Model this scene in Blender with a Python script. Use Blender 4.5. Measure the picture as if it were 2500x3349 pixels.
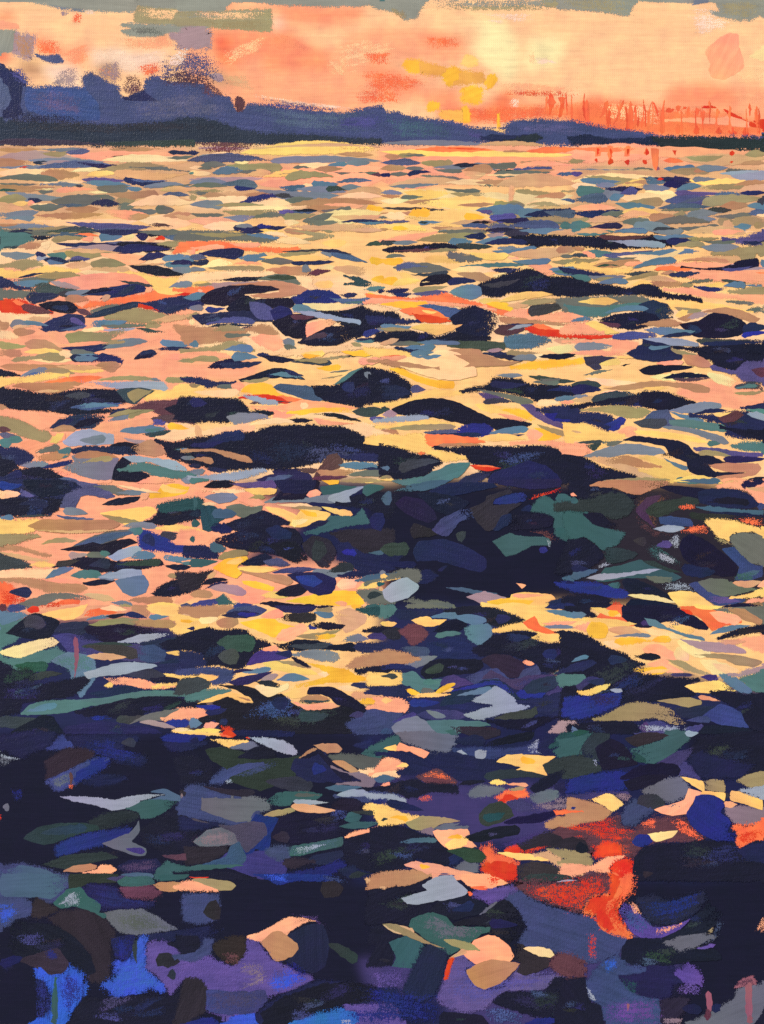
"""A painted canvas, hung on a plain outdoor wall and photographed square-on in daylight.
The photograph shows nothing but the canvas: a sunset over choppy water in thick, separate
brush strokes.  Every stroke is a raised slab of paint of its own on the stretched canvas."""
import bpy, math, random
import numpy as np
from mathutils import Vector

random.seed(7)
rng = np.random.default_rng(7)
scene = bpy.context.scene
for o in list(bpy.data.objects):
    bpy.data.objects.remove(o, do_unlink=True)
COL = scene.collection

# ------------------------------------------------------------------ scale, camera, light
S = 0.457 / 2500.0            # metres per unit of the canvas layout (an 18 x 24 inch canvas)
W, H = 2500.0, 3349.0
ZB = 1.10                     # height of the canvas' lower edge above the ground
ZC = ZB + H * S / 2

cam_d = bpy.data.cameras.new('camera')
cam = bpy.data.objects.new('camera', cam_d)
COL.objects.link(cam)
CAM_DIST = 1.0
cam.location = (0.0, -CAM_DIST - 0.001, ZC)
cam.rotation_euler = (math.radians(90), 0, 0)
cam_d.sensor_fit = 'VERTICAL'
cam_d.sensor_height = 36.0
cam_d.lens = 36.0 * CAM_DIST / (H * S)
cam_d.clip_start = 0.01
cam_d.clip_end = 500.0
scene.camera = cam

SUN_ELEV, SUN_AZ = math.radians(40), math.radians(-52)   # azimuth measured from the canvas' normal
world = bpy.data.worlds.new('World')
scene.world = world
world.use_nodes = True
wn, wl = world.node_tree.nodes, world.node_tree.links
wn.clear()
sky = wn.new('ShaderNodeTexSky')
sky.sky_type = 'NISHITA'
sky.sun_disc = False
sky.sun_elevation = SUN_ELEV
sky.sun_rotation = math.pi + SUN_AZ * -1.0
bg = wn.new('ShaderNodeBackground')
bg.inputs['Strength'].default_value = 0.08
wo = wn.new('ShaderNodeOutputWorld')
wl.new(sky.outputs[0], bg.inputs['Color'])
wl.new(bg.outputs[0], wo.inputs['Surface'])

sun_d = bpy.data.lights.new('sun', 'SUN')
sun_d.energy = 4.0
sun_d.angle = math.radians(0.6)
sun_d.color = (1.0, 0.955, 0.90)
sun = bpy.data.objects.new('sun', sun_d)
COL.objects.link(sun)
to_sun = Vector((math.sin(SUN_AZ) * math.cos(SUN_ELEV), -math.cos(SUN_AZ) * math.cos(SUN_ELEV), math.sin(SUN_ELEV)))
sun.rotation_euler = to_sun.to_track_quat('Z', 'Y').to_euler()
sun.location = to_sun * 20

scene.view_settings.view_transform = 'Standard'
scene.view_settings.look = 'None'
scene.view_settings.gamma = 1.0
scene.view_settings.use_curve_mapping = False
scene.view_settings.exposure = 0.19
cy = scene.cycles
cy.max_bounces, cy.diffuse_bounces, cy.glossy_bounces = 3, 2, 1
cy.transparent_max_bounces = 48
cy.use_denoising = False

# ------------------------------------------------------------------ pigments (8-bit sRGB as mixed on the palette)
PIG = {
 'k': (23, 24, 45), 'n': (36, 40, 78), 'b': (38, 48, 124), 'z': (66, 98, 205), 'i': (80, 88, 122),
 'g': (118, 124, 136), 'w': (150, 158, 174), 's': (92, 120, 142), 't': (80, 116, 114), 'j': (38, 72, 76),
 'd': (58, 64, 68), 'q': (104, 106, 98), 'o': (156, 138, 100), 'u': (182, 132, 98), 'h': (214, 164, 122),
 'p': (248, 166, 128), 'f': (252, 204, 154), 'c': (246, 214, 152), 'y': (250, 201, 116), 'a': (253, 186, 62),
 'e': (246, 112, 70), 'r': (216, 60, 36), 'm': (92, 56, 66), 'v': (84, 76, 124), 'l': (166, 138, 142), 'x': (58, 50, 58),
 'A': (253, 198, 146), 'P': (252, 170, 126), 'S': (252, 150, 108), 'E': (250, 126, 78), 'O': (252, 182, 88),
 'W': (248, 228, 168), 'G': (146, 146, 134), 'H': (160, 148, 112), 'T': (252, 214, 186), 'M': (140, 84, 100), 'R': (234, 92, 58),
 'Z': (56, 90, 92), 'B': (70, 94, 116), 'N': (29, 33, 70), 'Y': (33, 42, 114), 'C': (54, 86, 192),
 'F': (90, 74, 142), 'V': (62, 55, 104), 'J': (60, 68, 110), 'X': (42, 37, 48), 'D': (46, 54, 56), 'Q': (98, 100, 114), 'U': (86, 88, 86), 'L': (132, 112, 124), 'I': (66, 74, 114), 'K': (42, 42, 56),
}
NAME = {
 'k': 'black_navy', 'n': 'navy', 'b': 'ultramarine', 'z': 'cobalt', 'i': 'slate_blue', 'g': 'grey', 'w': 'pale_grey',
 's': 'steel_blue', 't': 'sea_green', 'j': 'dark_teal', 'd': 'charcoal', 'q': 'olive_grey', 'o': 'khaki', 'u': 'tan',
 'h': 'light_tan', 'p': 'peach', 'f': 'pale_peach', 'c': 'cream', 'y': 'yellow', 'a': 'amber', 'e': 'coral', 'r': 'red',
 'm': 'maroon', 'v': 'violet', 'l': 'mauve', 'x': 'brown_black', 'A': 'apricot', 'P': 'salmon', 'S': 'warm_salmon',
 'E': 'orange', 'O': 'gold', 'W': 'pale_yellow', 'G': 'cloud_grey', 'H': 'cloud_khaki', 'T': 'blush', 'M': 'dusty_rose', 'R': 'vermilion', 'Z': 'deep_sea_green', 'B': 'deep_steel', 'N': 'deep_navy', 'Y': 'deep_ultramarine', 'C': 'deep_cobalt', 'F': 'violet_wash', 'V': 'deep_violet', 'J': 'deep_slate', 'X': 'brown_black', 'D': 'deep_charcoal', 'Q': 'dull_grey', 'U': 'dull_olive', 'L': 'dull_mauve', 'I': 'hill_blue', 'K': 'shore_black',
}
DARK = {'k', 'n', 'b', 'z', 'i', 'd', 'j', 'm', 'x', 'v', 'K', 'I', 'V', 'J', 'X', 'D', 'N', 'Y', 'C', 'F'}
LOW = {'v': 'V', 'i': 'J', 'x': 'X', 'd': 'D', 'g': 'Q', 'q': 'U', 'l': 'L', 't': 'Z', 's': 'B', 'n': 'N', 'b': 'Y', 'z': 'C'}      # darker, duller colours swapped in lower down the canvas
SOFT = {'v', 'i', 'V', 'J', 'x', 'X', 'n', 'd', 'b', 'g', 'Q', 'l', 'N', 'Y', 'F'}
def lin(c):
    c = c / 255.0
    return c / 12.92 if c <= 0.04045 else ((c + 0.055) / 1.055) ** 2.4

def N(nt, typ, **kw):
    n = nt.nodes.new(typ)
    for k, v in kw.items():
        if k in n.inputs:
            n.inputs[k].default_value = v
        else:
            setattr(n, k, v)
    return n

def weave_height(nt):
    """Height of the canvas threads, shared by every coat of paint."""
    L = nt.links
    geo = N(nt, 'ShaderNodeNewGeometry')
    wob = N(nt, 'ShaderNodeTexNoise', Scale=90.0, Detail=2.0)
    L.new(geo.outputs['Position'], wob.inputs['Vector'])
    mixv = N(nt, 'ShaderNodeVectorMath', operation='MULTIPLY_ADD')
    L.new(wob.outputs['Color'], mixv.inputs[0])
    mixv.inputs[1].default_value = (0.0014, 0.0014, 0.0014)
    L.new(geo.outputs['Position'], mixv.inputs[2])
    sep = N(nt, 'ShaderNodeSeparateXYZ')
    L.new(mixv.outputs[0], sep.inputs[0])
    def thread(sock, period):
        m = N(nt, 'ShaderNodeMath', operation='MULTIPLY')
        L.new(sock, m.inputs[0]); m.inputs[1].default_value = 2 * math.pi / period
        s = N(nt, 'ShaderNodeMath', operation='SINE')
        L.new(m.outputs[0], s.inputs[0])
        return s
    a = thread(sep.outputs['X'], 0.00115)
    b = thread(sep.outputs['Z'], 0.00125)
    mul = N(nt, 'ShaderNodeMath', operation='MULTIPLY')
    L.new(a.outputs[0], mul.inputs[0]); L.new(b.outputs[0], mul.inputs[1])
    mad = N(nt, 'ShaderNodeMath', operation='MULTIPLY_ADD')
    L.new(a.outputs[0], mad.inputs[0]); mad.inputs[1].default_value = 0.5
    L.new(mul.outputs[0], mad.inputs[2])
    return geo, mad            # roughly -1.5 .. 1.5

def paint_material(name, rgb, dark=False, attr=None, glaze=False):
    m = bpy.data.materials.new(name)
    m.use_nodes = True
    nt = m.node_tree
    nt.nodes.clear()
    L = nt.links
    out = N(nt, 'ShaderNodeOutputMaterial')
    bsdf = N(nt, 'ShaderNodeBsdfPrincipled')
    L.new(bsdf.outputs[0], out.inputs[0])
    geo, weave = weave_height(nt)
    # bristle streaks run along the stroke (UV x), mottling where the paint was mixed unevenly
    uv = N(nt, 'ShaderNodeUVMap', uv_map='along')
    mp = N(nt, 'ShaderNodeMapping')
    mp.inputs['Scale'].default_value = (35, 420, 1)
    L.new(uv.outputs[0], mp.inputs[0])
    st = N(nt, 'ShaderNodeTexNoise', Scale=1.0, Detail=2.0, Roughness=0.6)
    L.new(mp.outputs[0], st.inputs['Vector'])
    mo = N(nt, 'ShaderNodeTexNoise', Scale=70.0, Detail=2.0, Roughness=0.65)
    L.new(geo.outputs['Position'], mo.inputs['Vector'])
    fine = N(nt, 'ShaderNodeTexNoise', Scale=900.0, Detail=2.0, Roughness=0.7)
    L.new(geo.outputs['Position'], fine.inputs['Vector'])
    var = N(nt, 'ShaderNodeAttribute', attribute_name='tint')
    # value factor = 1 + streak + mottling + batch + a little thread show-through
    def madd(sock, k, add):
        n = N(nt, 'ShaderNodeMath', operation='MULTIPLY_ADD')
        L.new(sock, n.inputs[0]); n.inputs[1].default_value = k
        if isinstance(add, float): n.inputs[2].default_value = add
        else: L.new(add, n.inputs[2])
        return n.outputs[0]
    k = 1.9 if dark else 1.0
    v = madd(st.outputs['Fac'], 0.34 * k, 1.0 - 0.17 * k)
    v = madd(mo.outputs['Fac'], 0.36 * k, madd(v, 1.0, -0.18 * k))
    v = madd(fine.outputs['Fac'], 0.18 * k, madd(v, 1.0, -0.09 * k))
    v = madd(weave.outputs[0], 0.035 * k, v)
    hsv = N(nt, 'ShaderNodeHueSaturation')
    L.new(v, hsv.inputs['Value'])
    hue = madd(mo.outputs['Fac'], 0.03, 0.485)
    L.new(hue, hsv.inputs['Hue'])
    if attr:
        ca = N(nt, 'ShaderNodeAttribute', attribute_name=attr)
        L.new(ca.outputs['Color'], hsv.inputs['Color'])
    else:
        hsv.inputs['Color'].default_value = (lin(rgb[0]), lin(rgb[1]), lin(rgb[2]), 1)
    if attr:
        L.new(hsv.outputs[0], bsdf.inputs['Base Color'])
    else:
        mulc = N(nt, 'ShaderNodeMix', data_type='RGBA', blend_type='MULTIPLY')
        mulc.inputs[0].default_value = 1.0
        L.new(hsv.outputs[0], mulc.inputs[6]); L.new(var.outputs['Color'], mulc.inputs[7])
        L.new(mulc.outputs[2], bsdf.inputs['Base Color'])
    bsdf.inputs['Roughness'].default_value = 0.42 if dark else 0.58
    bsdf.inputs['Specular IOR Level'].default_value = 0.20 if dark else 0.12
    # relief
    h = madd(st.outputs['Fac'], 1.1, 0.0)
    h = madd(weave.outputs[0], 0.16, h)
    h = madd(fine.outputs['Fac'], 1.7 if dark else 0.35, h)
    bump = N(nt, 'ShaderNodeBump', Strength=0.85 if dark else 0.5, Distance=0.00022)
    L.new(h, bump.inputs['Height'])
    L.new(bump.outputs[0], bsdf.inputs['Normal'])
    if glaze:
        # a dry brush leaves paint on the thread tops only
        cov = N(nt, 'ShaderNodeAttribute', attribute_name='cover')
        mid = N(nt, 'ShaderNodeTexNoise', Scale=260.0, Detail=2.0, Roughness=0.7)
        L.new(geo.outputs['Position'], mid.inputs['Vector'])
        grain = N(nt, 'ShaderNodeTexNoise', Scale=1700.0, Detail=1.0)
        L.new(geo.outputs['Position'], grain.inputs['Vector'])
        a = madd(cov.outputs['Fac'], 1.35, -0.72)
        a = madd(grain.outputs['Fac'], 2.0, madd(a, 1.0, -1.0))
        a = madd(mid.outputs['Fac'], 0.9, madd(a, 1.0, -0.45))
        a = madd(st.outputs['Fac'], 0.9, madd(a, 1.0, -0.45))
        a = madd(weave.outputs[0], 0.10, a)
        a = madd(a, 30.0, 0.5)
        cl = N(nt, 'ShaderNodeClamp')
        L.new(a, cl.inputs[0])
        L.new(cl.outputs[0], bsdf.inputs['Alpha'])
    return m

MAT = {c: paint_material(NAME[c] + '_paint', PIG[c], c in DARK) for c in PIG}
GLAZE = {c: paint_material(NAME[c] + '_dry_brush', PIG[c], c in DARK, glaze=True) for c in PIG}
M_UNDER = paint_material('underpainting', None, False, attr='blend')

def simple_material(name, rgb, rough, scale, amount, bump):
    m = bpy.data.materials.new(name)
    m.use_nodes = True
    nt = m.node_tree
    b = nt.nodes['Principled BSDF']
    tc = N(nt, 'ShaderNodeTexCoord')
    no = N(nt, 'ShaderNodeTexNoise', Scale=scale, Detail=6.0, Roughness=0.65)
    nt.links.new(tc.outputs['Object'], no.inputs['Vector'])
    cr = N(nt, 'ShaderNodeValToRGB')
    for e, k in zip(cr.color_ramp.elements, (1 - amount, 1 + amount)):
        e.color = (rgb[0] * k, rgb[1] * k, rgb[2] * k, 1)
    cr.color_ramp.elements[0].position = 0.3
    cr.color_ramp.elements[1].position = 0.7
    nt.links.new(no.outputs['Fac'], cr.inputs[0])
    nt.links.new(cr.outputs[0], b.inputs['Base Color'])
    b.inputs['Roughness'].default_value = rough
    bp = N(nt, 'ShaderNodeBump', Strength=0.5, Distance=bump)
    nt.links.new(no.outputs['Fac'], bp.inputs['Height'])
    nt.links.new(bp.outputs[0], b.inputs['Normal'])
    return m

M_WALL = simple_material('lime_plaster', (0.55, 0.53, 0.48), 0.9, 14, 0.10, 0.002)
M_GROUND = simple_material('stone_dust', (0.30, 0.28, 0.25), 0.95, 6, 0.2, 0.004)
M_CANVAS = simple_material('primed_cotton', (0.74, 0.72, 0.67), 0.9, 400, 0.05, 0.0003)
M_WOOD = simple_material('pine', (0.50, 0.34, 0.19), 0.7, 30, 0.15, 0.0004)

# ------------------------------------------------------------------ mesh helpers
def link(name, me, mat, parent=None, loc=(0, 0, 0)):
    o = bpy.data.objects.new(name, me)
    COL.objects.link(o)
    for m in (mat if isinstance(mat, (list, tuple)) else [mat]):
        me.materials.append(m)
    if parent: o.parent = parent
    o.location = loc
    return o

def box(name, x0, x1, y0, y1, z0, z1, mat, parent=None, bev=0.0):
    import bmesh
    bm = bmesh.new()
    bmesh.ops.create_cube(bm, size=1)
    for v in bm.verts:
        v.co = Vector((x0 + (v.co.x + .5) * (x1 - x0), y0 + (v.co.y + .5) * (y1 - y0), z0 + (v.co.z + .5) * (z1 - z0)))
    if bev:
        bmesh.ops.bevel(bm, geom=bm.edges[:], offset=bev, segments=3, affect='EDGES', profile=0.6)
    me = bpy.data.meshes.new(name)
    bm.to_mesh(me); bm.free()
    return link(name, me, mat, parent)

# ------------------------------------------------------------------ the setting
wall = box('wall', -4, 4, 0.0195, 0.30, 0.004, 2.9, M_WALL, bev=0.004)
wall['kind'] = 'structure'
gm = bpy.data.meshes.new('ground')
gm.from_pydata([(-150, -150, 0), (150, -150, 0), (150, 150, 0), (-150, 150, 0)], [], [(0, 1, 2, 3)])
ground = link('ground', gm, M_GROUND)
ground['kind'] = 'structure'

# ------------------------------------------------------------------ the canvas
painting = bpy.data.objects.new('painting', None)
COL.objects.link(painting)
painting.location = (0, 0, ZB)
painting.empty_display_size = 0.1
painting['label'] = 'unframed canvas painting of an orange sunset over dark choppy water'
painting['category'] = 'painting'
PX0, PX1, PY0, PY1 = -7.0, 2507.0, -7.0, 3356.0
def X(px): return (px - W / 2) * S
def Z(py): return (H - py) * S
canvas = box('canvas', X(PX0), X(PX1), 0.0, 0.0035, Z(PY1), Z(PY0), M_CANVAS, painting, bev=0.0012)
for nm, (a, b, c, d) in (('stretcher_bar', (X(PX0) + .001, X(PX0) + .039, Z(PY1) + .001, Z(PY0) - .001)),
                         ('stretcher_bar', (X(PX1) - .039, X(PX1) - .001, Z(PY1) + .001, Z(PY0) - .001)),
                         ('stretcher_bar', (X(PX0) + .0395, X(PX1) - .0395, Z(PY1) + .001, Z(PY1) + .039)),
                         ('stretcher_bar', (X(PX0) + .0395, X(PX1) - .0395, Z(PY0) - .039, Z(PY0) - .001))):
    box(nm, a, b, 0.0036, 0.019, c, d, M_WOOD, painting, bev=0.0015)

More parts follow.
